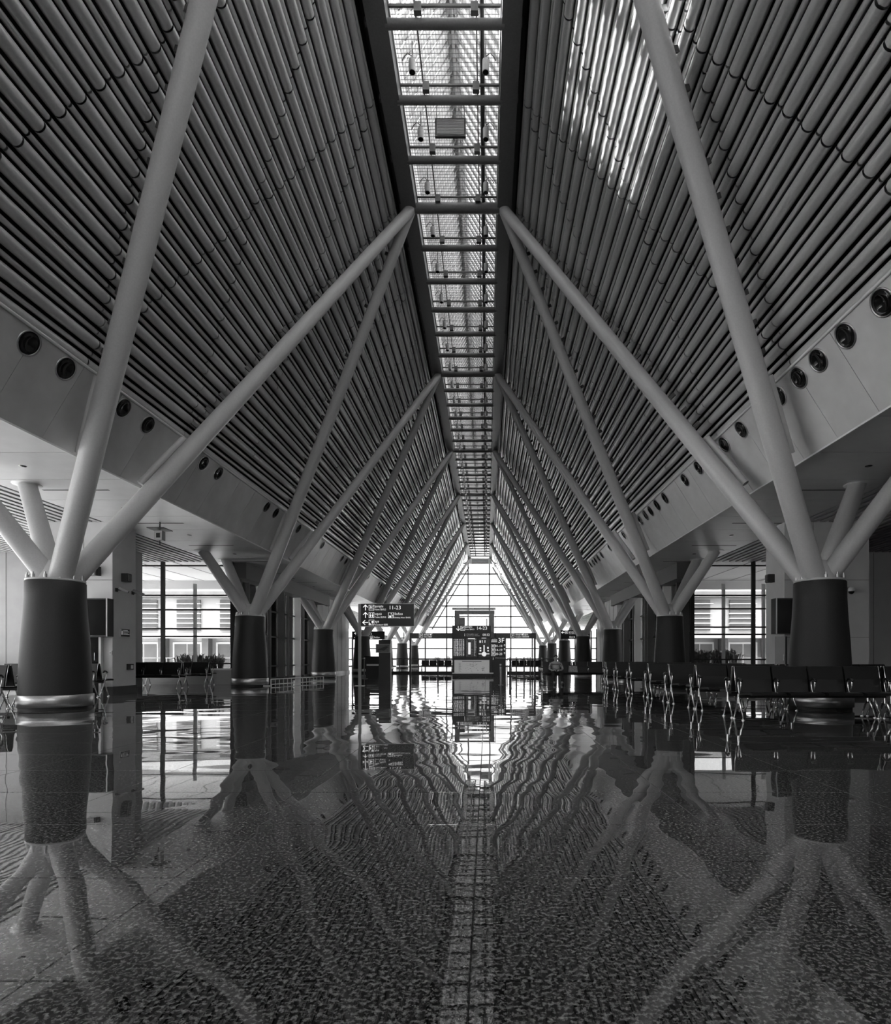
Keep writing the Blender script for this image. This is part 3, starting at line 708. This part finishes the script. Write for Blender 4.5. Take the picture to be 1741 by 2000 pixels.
A(arrow(None, PXX(1100, Y), Y-.052, PZZ(1235.4, Y), .2, 'left')); A(arrow(None, PXX(1148.5, Y), Y-.052, PZZ(1243.5, Y), .2, 'right'))
A(icon(None, PXX(1106.5, Y), Y-.052, PZZ(1235.4, Y), .18, 'plane')); A(icon(None, PXX(1142, Y), Y-.052, PZZ(1243.5, Y), .18, 'plane'))
for b_, x, y_, sz in (('ច្រកទ្វារ', 1111, 1235.5, .12), ('Gates 登机口', 1111, 1238.5, .08), ('11', 1126, 1237.5, .18), ('12,13', 1111.5, 1246, .18), ('ច្រកទ្វារ', 1129, 1243.5, .12), ('Gates 登机口', 1127, 1247, .08)):
    text(b_, PXX(x, Y), Y-.053, PZZ(y_, Y), sz, s3)
tag(s3, 'black direction sign reading 12,13 in front of the far right columns', 'sign')

# gantry with Stairs and Escalator
Y = 34.0; s4 = empty('sign_gantry', (PXX(924, Y), Y, 0)); A = on(s4)
A(MB().box(PXX(801, Y), PXX(1047, Y), Y-.1, Y+.1, PZZ(1247, Y), PZZ(1236.5, Y)).build('sign_beam', 'screen_grey'))
for x in (802, 1045): A(MB().box(PXX(x, Y)-.05, PXX(x, Y)+.05, Y-.07, Y+.07, 0, PZZ(1247, Y)).build('post', 'frame_dark'))
for x in (823, 1001): A(icon(None, PXX(x, Y), Y-.105, PZZ(1241.5, Y), .22, 'stairs'))
for b_, x, y_, sz in (('ជណ្តើរ', 829, 1241, .15), ('Stairs 楼梯', 829, 1245, .1), ('ជណ្តើរយន្ត', 1007, 1241, .15), ('Escalator 自动扶梯', 1007, 1245, .1)):
    text(b_, PXX(x, Y), Y-.106, PZZ(y_, Y), sz, s4)
tag(s4, 'wide grey sign beam for stairs and escalator on two thin dark posts', 'sign')

# central information board
Y = 30.3; ib = empty('information_board', (PXX(922, Y), Y, 0)); A = on(ib)
X_ = lambda v: PXX(860+v/8.705, 30.3); Z_ = lambda v: PZZ(1170+v/8.705, 30.3)
A(MB().box(X_(210), X_(862), Y-.12, Y+.12, 0, Z_(455)).build('body', 'sign_black'))
A(MB().box(X_(218), X_(855), Y-.3, Y+.3, 0, .05).build('plinth', 'black_plastic'))
A(MB().box(X_(245), X_(838), Y-.15, Y-.12, Z_(1250), Z_(1037)).build('map_panel', 'map_grey'))
A(MB().box(X_(210), X_(905), Y-.3, Y-.1, Z_(1268), Z_(1250)).build('ledge', 'brushed_steel'))
yf = Y-.125
scr = [(232, 418), (440, 628), (655, 840)]
for a, b in scr: A(MB().box(X_(a), X_(b), yf, yf+.01, Z_(990), Z_(668)).build('screen', 'screen_grey'))
A(arrow(None, X_(310), yf, Z_(500), .24, 'down')); A(icon(None, X_(385), yf, Z_(500), .23, 'plane'))
text('ច្រកទ្វារ', X_(428), yf, Z_(490), .12, ib); text('Gates 登机口', X_(428), yf, Z_(528), .085, ib); text('14-23', X_(615), yf, Z_(525), .25, ib)
text('i', X_(412), yf, Z_(632), .22, ib); text('ព័ត៌មានជើងហោះហើរ', X_(450), yf, Z_(608), .075, ib, 'letter_grey'); text('Flight Information 航班信息', X_(450), yf, Z_(632), .06, ib, 'letter_grey'); text('00:32', X_(722), yf, Z_(628), .17, ib)
rg = random.Random(3)
rows = MB(); y2 = yf-.004
for r in range(15):
    z = Z_(690+r*19)
    for c0, wd in ((235, 16), (262, 22), (290, 26), (330, 22), (362, 14), (388, 22)): rows.box(X_(c0), X_(c0+wd*rg.uniform(.6, 1)), y2, yf, z-.018, z+.008)
A(rows.build('timetable', 'letter_white'))
dg = MB(); dg.box(X_(478), X_(520), y2, yf, Z_(942), Z_(738)).box(X_(475), X_(595), y2, yf, Z_(682), Z_(668)); A(dg.build('plan_diagram', 'letter_white'))
dg = MB()
for r in range(22):
    z = Z_(690+r*13); dg.box(X_(575), X_(575+rg.uniform(15, 48)), y2, yf, z-.012, z+.008)
    if r % 2: dg.box(X_(448), X_(448+rg.uniform(6, 22)), y2, yf, z-.008, z+.005); dg.box(X_(530), X_(530+rg.uniform(6, 30)), y2, yf, z-.008, z+.005)
A(dg.build('plan_notes', 'letter_grey'))
dg = MB(); dg.box(X_(738), X_(758), y2, yf, Z_(920), Z_(785)).box(X_(655), X_(838), y2, yf, Z_(940), Z_(925)).cyl((X_(748), y2-.002, Z_(936)), (X_(748), yf, Z_(936)), .125, n=10).box(X_(735), X_(762), y2, yf, Z_(975), Z_(940))
for a, b, c_, d_ in ((670, 692, 745, 705), (712, 722, 745, 700), (757, 768, 745, 700), (672, 700, 850, 822), (672, 700, 890, 862), (800, 826, 850, 815), (803, 828, 890, 868), (705, 785, 668, 662)): dg.box(X_(a), X_(b), y2, yf, Z_(c_), Z_(d_))
A(dg.build('site_plan', 'letter_white'))
mp = MB(); ym = Y-.152
for r in range(9): mp.box(X_(320), X_(320+rg.uniform(20, 52)), ym, ym+.003, Z_(1090+r*17)-.008, Z_(1090+r*17)+.006)
mp.box(X_(375), X_(705), ym, ym+.003, Z_(1062), Z_(1052))
for r in range(40): a, c_ = rg.uniform(430, 650), rg.uniform(1080, 1235); q = rg.uniform(4, 26)*(1-abs(a-540)/160); mp.box(X_(a), X_(a+abs(q)+3), ym, ym+.003, Z_(c_)-.006, Z_(c_)+.005)
for r in range(14): a, c_ = rg.uniform(695, 755), rg.uniform(1150, 1225); mp.box(X_(a), X_(a+12), ym, ym+.003, Z_(c_)-.012, Z_(c_)+.008)
A(mp.build('map_print', 'frame_dark'))
tag(ib, 'tall black information board with screens, reading 14-23, in the middle of the hall', 'sign')
# floor guide next to it
f3 = empty('floor_guide', (PXX(974, 30.8), 30.8, 0)); A = on(f3); Y3 = 30.8
A(MB().box(X_(866), X_(1125), Y3-.1, Y3+.1, 0, Z_(655)).build('body', 'sign_black'))
A(MB().box(X_(870), X_(972), Y3-.105, Y3-.1, Z_(712), Z_(706)).box(X_(870), X_(972), Y3-.105, Y3-.1, Z_(728), Z_(722)).build('rule', 'letter_white'))
yf = Y3-.102
text('3F', X_(985), yf, Z_(738), .36, f3)
text('ជាន់ទី៣', X_(875), yf, Z_(700), .1, f3)
for r, b_ in enumerate(('01-13', '14-19', '20-23')):
    text(b_, X_(935), yf, Z_(815+r*68), .17, f3); A(icon(None, X_(905), yf, Z_(800+r*68), .19, 'plane')); A(arrow(None, X_(1100), yf, Z_(785+r*68), .1, 'up'))
text('i', X_(895), yf, Z_(1032), .2, f3); text('ព័ត៌មាន Information', X_(940), yf, Z_(1010), .07, f3, 'letter_grey')
tag(f3, 'narrow black floor guide reading 3F beside the information board', 'sign')
# lift frame over the board
Y4 = 32.2; lf = empty('lift_frame', (PXX(926, Y4), Y4, 0)); A = on(lf)
Xf = lambda v: PXX(860+v/8.705, 32.2); Zf = lambda v: PZZ(1170+v/8.705, 32.2)
A(MB().box(Xf(205), Xf(945), Y4-.05, Y4+.9, Zf(160), Zf(150)).box(Xf(205), Xf(945), Y4-.05, Y4, Zf(185), Zf(178)).build('top_rail', 'frame_dark'))
for a, b in ((205, 212), (262, 270), (575, 582), (885, 892), (938, 945)): A(MB().box(Xf(a), Xf(b), Y4-.05, Y4, (0 if a in (205, 938) else Zf(185)), Zf(150)).build('rail_post', 'frame_dark'))
A(MB().box(Xf(212), Xf(938), Y4-.03, Y4-.02, Zf(560), Zf(160)).build('glass_front', 'glass'))
A(MB().box(Xf(245), Xf(925), Y4+.1, Y4+.6, Zf(250), Zf(190)).build('header', 'screen_grey'))
A(MB().box(Xf(245), Xf(322), Y4+.1, Y4+.6, 0, Zf(250)).build('jamb', 'dark_steel')); A(MB().box(Xf(850), Xf(920), Y4+.1, Y4+.6, 0, Zf(250)).build('jamb', 'lamp_grey'))
A(MB().box(Xf(322), Xf(415), Y4+.2, Y4+.5, Zf(455), Zf(310)).box(Xf(785), Xf(800), Y4+.2, Y4+.3, Zf(455), Zf(330)).build('machinery', 'frame_dark'))
tag(lf, 'glass and dark steel lift frame standing behind the information board', 'lift')
# stanchion post in front
Y5 = 20.6; sp_ = empty('steel_bollard', (PXX(978.5, Y5), Y5, 0))
MB().lathe((0, 0, 0), [(.09, 0), (.09, .012), (.042, .016), (.042, .74), (.036, .755), (.0, .757)], 20, cap=False).build('tube', 'brushed_steel', sp_)
MB().lathe((0, 0, 0), [(.045, .66), (.046, .665), (.046, .69), (.045, .695)], 20, cap=False).build('band', 'frame_dark', sp_)
tag(sp_, 'short brushed steel bollard standing in front of the floor guide', 'bollard')
# poster totem on the left
Y6 = 24.0; pt = empty('poster_totem', (PXX(751, Y6), Y6, 0)); A = on(pt)
A(MB().box(PXX(741, Y6), PXX(764, Y6), Y6-.12, Y6+.12, 0, PZZ(1250, Y6)).build('cabinet', 'black_plastic'))
A(MB().box(PXX(736, Y6), PXX(763.5, Y6), Y6-.2, Y6-.12, PZZ(1275, Y6), PZZ(1258, Y6)).build('poster_frame', 'lamp_grey'))
A(MB().box(PXX(737.2, Y6), PXX(762.3, Y6), Y6-.205, Y6-.2, PZZ(1273.7, Y6), PZZ(1259.3, Y6)).build('poster', 'screen_grey'))
A(MB().prism([(PXX(739, Y6), PZZ(1269, Y6)), (PXX(757, Y6), PZZ(1262, Y6)), (PXX(760, Y6), PZZ(1264, Y6)), (PXX(752, Y6), PZZ(1271, Y6))], 'y', Y6-.208, Y6-.205).build('poster_print', 'frame_dark'))
tag(pt, 'black totem cabinet with a landscape poster board, left of centre', 'kiosk')
# two dark counters with belt barrier near it
cn = empty('check_counter', (PXX(735, 31), 31, 0))
MB().box(-.5, .55, -.3, .3, 0, 1.02).build('body', 'seat_black', cn); MB().box(-.55, .6, -.35, .35, 1.02, 1.06).build('top', 'black_gloss', cn); MB().box(-.45, .5, -.31, -.3, .55, .65).build('handle_rail', 'brushed_steel', cn)
tag(cn, 'dark gate counter behind the poster totem', 'counter')

# balustrade in front of the stairs
YB = 36.8; bal = empty('balustrade', (0, YB, 0))
for x0, x1 in ((-8.0, -1.9), (1.3, 4.6)):
    MB().cyl((x0, 0, .93), (x1, 0, .93), .025, n=8).build('top_rail', 'dark_steel', bal)
    MB().box(x0, x1, -.06, .06, 0, .12).build('base_rail', 'black_plastic', bal)
    n_ = int((x1-x0)/1.5)+1
    for i in range(n_+1):
        x = x0+(x1-x0)*i/n_; MB().box(x-.03, x+.03, -.02, .02, .1, .93).build('post', 'dark_steel', bal)
    for i in range(n_):
        a = x0+(x1-x0)*i/n_+.04; b = x0+(x1-x0)*(i+1)/n_-.04; MB().box(a, b, -.006, .006, .13, .88).build('glass_panel', 'glass', bal)
tag(bal, 'low glass balustrade with dark posts in front of the bright end wall', 'balustrade')
# belt posts near the right of the balustrade
bp0 = empty('belt_post'); MB().lathe((0, 0, 0), [(.17, 0), (.17, .02), (.03, .04), (.03, .92), (.04, .93), (.04, 1.0), (.0, 1.0)], 14, cap=False).build('pole', 'dark_steel', bp0)
MB().box(-.02, .02, -.045, -.03, .93, .98).build('belt_clip', 'brushed_steel', bp0)
for i, (px, yb) in enumerate(((1009, 27), (1024, 27), (996, 30), (1036, 28.5), (856, 30), (712, 27), (1058, 25))):
    o = bp0 if i == 0 else copy_tree(bp0); o.location = ((px-PX)*yb/F, yb, 0)
    tag(o, ['slim dark belt post right of the floor guide, second of three', 'slim dark belt post third right of the floor guide', 'slim dark belt post closest to the floor guide', 'dark belt post under the right end of the sign beam', 'dark belt post left of the information board', 'dark belt post behind the tall sign post', 'dark belt post beside the seated person'][i], 'belt post', 'belt barrier posts')

# low rail around the floor strip by the left glass wall
lr = empty('low_rail', (-7.4, 19.8, 0)); p0, p1 = Vector((0, 0, 0)), Vector((.95, 3.0, 0))
for z in (.06, .235): MB().cyl(p0+Vector((0, 0, z)), p1+Vector((0, 0, z)), .018, n=8).build('rail', 'frame_light', lr)
for i in range(15):
    p = p0.lerp(p1, i/14); MB().cyl(p, p+Vector((0, 0, .235)), .010 if i % 14 else .02, n=6).build('baluster', 'frame_light', lr)
MB().box(-.9, .02, -.03, .03, 0, .03).build('kerb', 'frame_light', lr)
tag(lr, 'ankle-high white metal rail beside the second left column', 'rail')

# ------------------------------------------------------------------ fittings on the core walls
def fit(name, lb, cat, loc):
    o = empty(name, loc); tag(o, lb, cat); return o
P15 = lambda x, y, Y=15.0: ((x-PX)*Y/F, Y, CAMZ+(PY-y)*Y/F)
t = fit('wall_speaker', 'square dark wall speaker on the left white wall beside the first column', 'speaker', P15(182, 1115, 15.0))
MB().box(-.10, .10, -.1, .07, -.12, .12).build('cabinet', 'lamp_grey', t); MB().box(.04, .14, -.03, .1, -.12, .12).build('side_bracket', 'frame_dark', t)
t = fit('wall_speaker', 'small dark speaker on the grey side face of the left core wall', 'speaker', (-9.70, 15.55, 3.12))
MB().box(-.09, .08, -.09, .09, -.11, .11).build('cabinet', 'frame_dark', t); MB().box(.08, .1, -.07, .07, -.09, .09).build('grille', 'screen_grey', t)
t = fit('wall_speaker', 'small dark speaker on the corner of the right core wall', 'speaker', (7.70, 15.7, 3.12))
MB().box(-.08, .09, -.09, .09, -.11, .11).build('cabinet', 'frame_dark', t); MB().box(-.1, -.08, -.07, .07, -.09, .09).build('grille', 'screen_grey', t)
for i, (x, y) in enumerate(((-9.70, 15.25), (-9.70, 15.95))):
    t = fit('security_camera', ['security camera on the left core wall, pointing left', 'security camera on the edge of the left core wall by the window'][i], 'camera', (x, y, 2.76))
    MB().tube([(-.08, 0, 0), (.06, 0, 0), (.1, 0, .03)], .02).box(-.09, -.06, -.04, .04, -.05, .05).build('bracket', 'frame_dark', t)
    MB().cyl((.02, -.05-.1*i, .05), (.2, .05, -.05), .04, n=10).build('housing', 'lamp_grey', t); MB().cyl((.2, .05, -.05), (.21, .056, -.056), .03, n=10).build('lens', 'black_gloss', t)
t = fit('dome_camera', 'white dome camera on a wall arm right of the first right column', 'camera', (9.45, 15.08, 2.75))
MB().box(-.25, -.19, -.08, .02, -.08, .08).cyl((-.2, -.04, .04), (0, -.12, .04), .022, n=8).build('arm', 'lamp_grey', t)
MB().lathe((0, -.12, -.06), [(.075, 0), (.08, .03), (.07, .09), (.03, .12), (.0, .12)], 16, cap=False).build('housing', 'frame_light', t)
MB().ball((0, -.12, -.06), .07, .07, .08, 14, 8).build('dome', 'black_gloss', t)
t = fit('wall_screen', 'black wall screen behind the first column on the left', 'screen', P15(190, 1206, 14.9))
MB().box(-.32, .30, -.06, .19, -.49, .49).build('casing', 'frame_dark', t); MB().box(-.29, .27, -.065, -.06, -.46, .46).build('display', 'black_gloss', t); MB().box(.27, .30, -.07, -.06, -.49, .49).build('edge_strip', 'frame_light', t)
t = fit('wall_screen', 'black wall screen left of the first column on the right', 'screen', P15(1535, 1203.5, 14.9))
MB().box(-.28, .30, -.06, .19, -.46, .46).build('casing', 'frame_dark', t); MB().box(-.25, .27, -.065, -.06, -.43, .43).build('display', 'black_gloss', t); MB().box(-.28, -.25, -.07, -.06, -.46, .46).build('edge_strip', 'frame_light', t)
t = fit('service_door', 'black narrow service door behind the first column on the left', 'door', (-10.3, 15.05, 0))
MB().box(-.35, .22, -.05, .03, .0, 1.5).build('leaf', 'black_gloss', t); MB().box(.22, .28, -.06, .03, 0, 1.5).build('frame', 'frame_light', t); MB().cyl((.12, -.06, .9), (.12, -.06, 1.1), .012, n=6).build('handle', 'brushed_steel', t)
t = fit('service_door', 'tall pale panel with a black edge left of the first right column', 'door', (7.75, 14.98, 0))
MB().box(-.3, -.03, -.05, .1, .0, 1.52).build('leaf', 'wall_white', t); MB().box(-.03, .02, -.05, .1, 0, 1.52).build('frame', 'frame_dark', t); MB().cyl((-.08, -.07, .9), (-.08, -.07, 1.05), .012, n=6).build('handle', 'brushed_steel', t)
t = fit('notice_plate', 'small framed black notice on the side face of the left core wall', 'notice', (-9.78, 15.6, 1.64))
MB().box(-.01, .015, -.2, .2, -.11, .11).build('frame', 'frame_light', t); MB().box(.015, .02, -.185, .185, -.10, .10).build('plate', 'sign_black', t)
nb = MB()
for r in range(4): nb.box(.02, .022, -.1, .1+.06*(r % 2), .06-r*.035, .07-r*.035)
nb.box(.02, .022, -.17, -.13, -.05, .05).build('print', 'letter_grey', t)
t = fit('wall_switch', 'small white switch plate on the left white wall', 'switch', P15(216, 1275, 15.08))
MB().box(-.035, .035, -.01, .02, -.05, .05).build('plate', 'frame_light', t); MB().box(-.015, .015, -.014, -.01, -.02, .02).build('rocker', 'lamp_grey', t)
t = fit('power_outlet', 'black socket box low on the side face of the left core wall', 'socket', (-9.78, 15.85, .72))
MB().box(-.01, .03, -.16, .1, -.08, .08).build('box', 'frame_dark', t); MB().box(.03, .034, -.03, .07, -.05, .05).build('socket', 'frame_light', t)
# exit-sign-like lamp hanging under the left soffit
t = fit('soffit_projector', 'small grey projector hanging from the left soffit above the second column', 'projector', (-8.55, 15.1, SOF))
MB().cyl((0, 0, -.26), (0, 0, 0), .02, n=6).build('stem', 'dark_steel', t); MB().box(-.10, .10, -.08, .08, -.48, -.24).build('housing', 'lamp_grey', t); MB().box(-.05, .05, -.085, -.08, -.42, -.3).build('lens', 'black_gloss', t)
MB().box(-.22, .22, -.22, .22, -.2, -.18).cyl((0, 0, -.6), (0, 0, -.48), .012, n=6).build('plate', 'frame_dark', t)

# ------------------------------------------------------------------ seated person
pr = empty('person', (2.57, 21.45, 0)); pr.scale = (1, 1, .86)
tag(pr, 'seated person in a grey patterned shirt and dark trousers, hands in lap', 'person')
def skin(name, pts, edges, m, parent, sub=2):
    me = bpy.data.meshes.new(name); me.from_pydata([p[:3] for p in pts], edges, []); me.materials.append(M[m])
    o = bpy.data.objects.new(name, me); C.objects.link(o); o.parent = parent
    md = o.modifiers.new('skin', 'SKIN')
    for v, p in zip(me.skin_vertices[0].data, pts): v.radius = (p[3], p[4] if len(p) > 4 else p[3])
    me.skin_vertices[0].data[0].use_root = True
    md.use_smooth_shade = True
    s_ = o.modifiers.new('sub', 'SUBSURF'); s_.levels = sub; s_.render_levels = sub
    return o
# body: pelvis, spine, neck, head, both arms and legs as one surface
B = [(0, .02, .50, .15, .12), (0, .03, .66, .14, .11), (0, .05, .84, .165, .11), (0, .05, .93, .12, .09), (0, .04, .99, .05, .05), (0, .02, 1.05, .06, .065), (0, .02, 1.14, .078, .09), (0, .025, 1.2, .05, .06),
     (-.175, .05, .88, .05), (-.245, -.02, .65, .04), (-.16, -.20, .60, .034), (-.08, -.24, .60, .03),
     (.175, .05, .88, .05), (.26, 0, .65, .04), (.17, -.19, .60, .034), (.08, -.24, .60, .03),
     (-.10, 0, .50, .09), (-.13, -.4, .50, .068), (-.11, -.42, .28, .052), (-.10, -.40, .09, .036), (-.10, -.52, .05, .034), (-.10, -.60, .04, .028),
     (.10, 0, .50, .09), (.15, -.4, .50, .068), (.16, -.45, .28, .052), (.17, -.45, .09, .036), (.18, -.57, .05, .034), (.19, -.65, .04, .028)]
E = [(0, 1), (1, 2), (2, 3), (3, 4), (4, 5), (5, 6), (6, 7), (3, 8), (8, 9), (9, 10), (10, 11), (3, 12), (12, 13), (13, 14), (14, 15), (0, 16), (16, 17), (17, 18), (18, 19), (19, 20), (20, 21), (0, 22), (22, 23), (23, 24), (24, 25), (25, 26), (26, 27)]
skin('body', B, E, 'skin', pr)
k_ = 1.14
sh = [(p[0], p[1], p[2], p[3]*k_+.006, (p[4] if len(p) > 4 else p[3])*k_+.006) for p in (B[0], B[1], B[2], B[3], B[8], (-.228, .0, .71, .046), B[12], (.24, .02, .71, .046))]
skin('shirt', sh, [(0, 1), (1, 2), (2, 3), (3, 4), (4, 5), (3, 6), (6, 7)], 'shirt', pr)
tr_ = [(p[0], p[1], p[2], p[3]*1.12+.006, (p[4] if len(p) > 4 else p[3])*1.12+.006) for p in (B[0], B[16], B[17], B[18], (-.10, -.40, .12, .042), B[22], B[23], B[24], (.17, -.45, .12, .042))]
skin('trousers', tr_, [(0, 1), (1, 2), (2, 3), (3, 4), (0, 5), (5, 6), (6, 7), (7, 8)], 'trousers', pr)
for q, (hx, sgn) in enumerate(((-.08, 1), (.08, -1))):
    for f_ in range(4):
        y_ = -.245-.012*f_; skin('finger', [(hx, y_+.0, .60+.012-.012*f_, .011), (hx+.035*sgn, y_-.01, .605-.012*f_, .010), (hx+(.065+.006*(f_ in (1, 2)))*sgn, y_-.002, .59-.012*f_, .009)], [(0, 1), (1, 2)], 'skin', pr, 1)
    skin('thumb', [(hx-.01*sgn, -.25, .62, .012), (hx+.02*sgn, -.27, .64, .011), (hx+.045*sgn, -.275, .64, .009)], [(0, 1), (1, 2)], 'skin', pr, 1)
for x in (-.10, .185):
    b_ = MB(); b_.ball((x, -.56 if x < 0 else -.60, .045), .05, .135, .045, 12, 8); b_.build('shoe', 'black_plastic', pr)
h = MB(); h.ball((0, .06, 1.19), .084, .092, .072, 14, 9); h.build('hair', 'hair', pr)
MB().ball((-.03, -.07, 1.14), .011, .008, .007, 8, 6).ball((.03, -.07, 1.14), .011, .008, .007, 8, 6).build('eye', 'frame_dark', pr)
MB().prism([(-.012, 1.10), (.012, 1.10), (.005, 1.14), (-.005, 1.14)], 'y', -.095, -.06).build('nose', 'skin', pr)
MB().ball((0, -.062, 1.078), .022, .01, .006, 8, 6).build('mouth', 'bark', pr)
MB().ball((-.082, .02, 1.12), .012, .02, .03, 8, 6).ball((.082, .02, 1.12), .012, .02, .03, 8, 6).build('ear', 'skin', pr)
bg = empty('handbag', (3.2, 21.45, .44))
MB().prism([(-.17, 0), (.17, 0), (.14, .25), (-.14, .25)], 'y', -.08, .08).build('body', 'bag', bg)
MB().tube([(-.09, -.03, .24), (-.08, -.03, .38), (0, -.03, .44), (.08, -.03, .38), (.09, -.03, .24)], .012).build('handle', 'frame_light', bg)
MB().box(-.15, .15, -.085, .085, .23, .26).build('flap', 'black_plastic', bg)
tag(bg, 'patterned handbag standing on the seat beside the seated person', 'bag')

# ------------------------------------------------------------------ lettering to meshes
bpy.context.view_layer.update()
dg_ = bpy.context.evaluated_depsgraph_get()
for o, par in texts:
    me = bpy.data.meshes.new_from_object(o.evaluated_get(dg_)); n = bpy.data.objects.new('lettering', me); C.objects.link(n)
    n.location = Vector(o.location)-Vector(par.location); n.rotation_euler = o.rotation_euler; n.parent = par
    bpy.data.objects.remove(o)
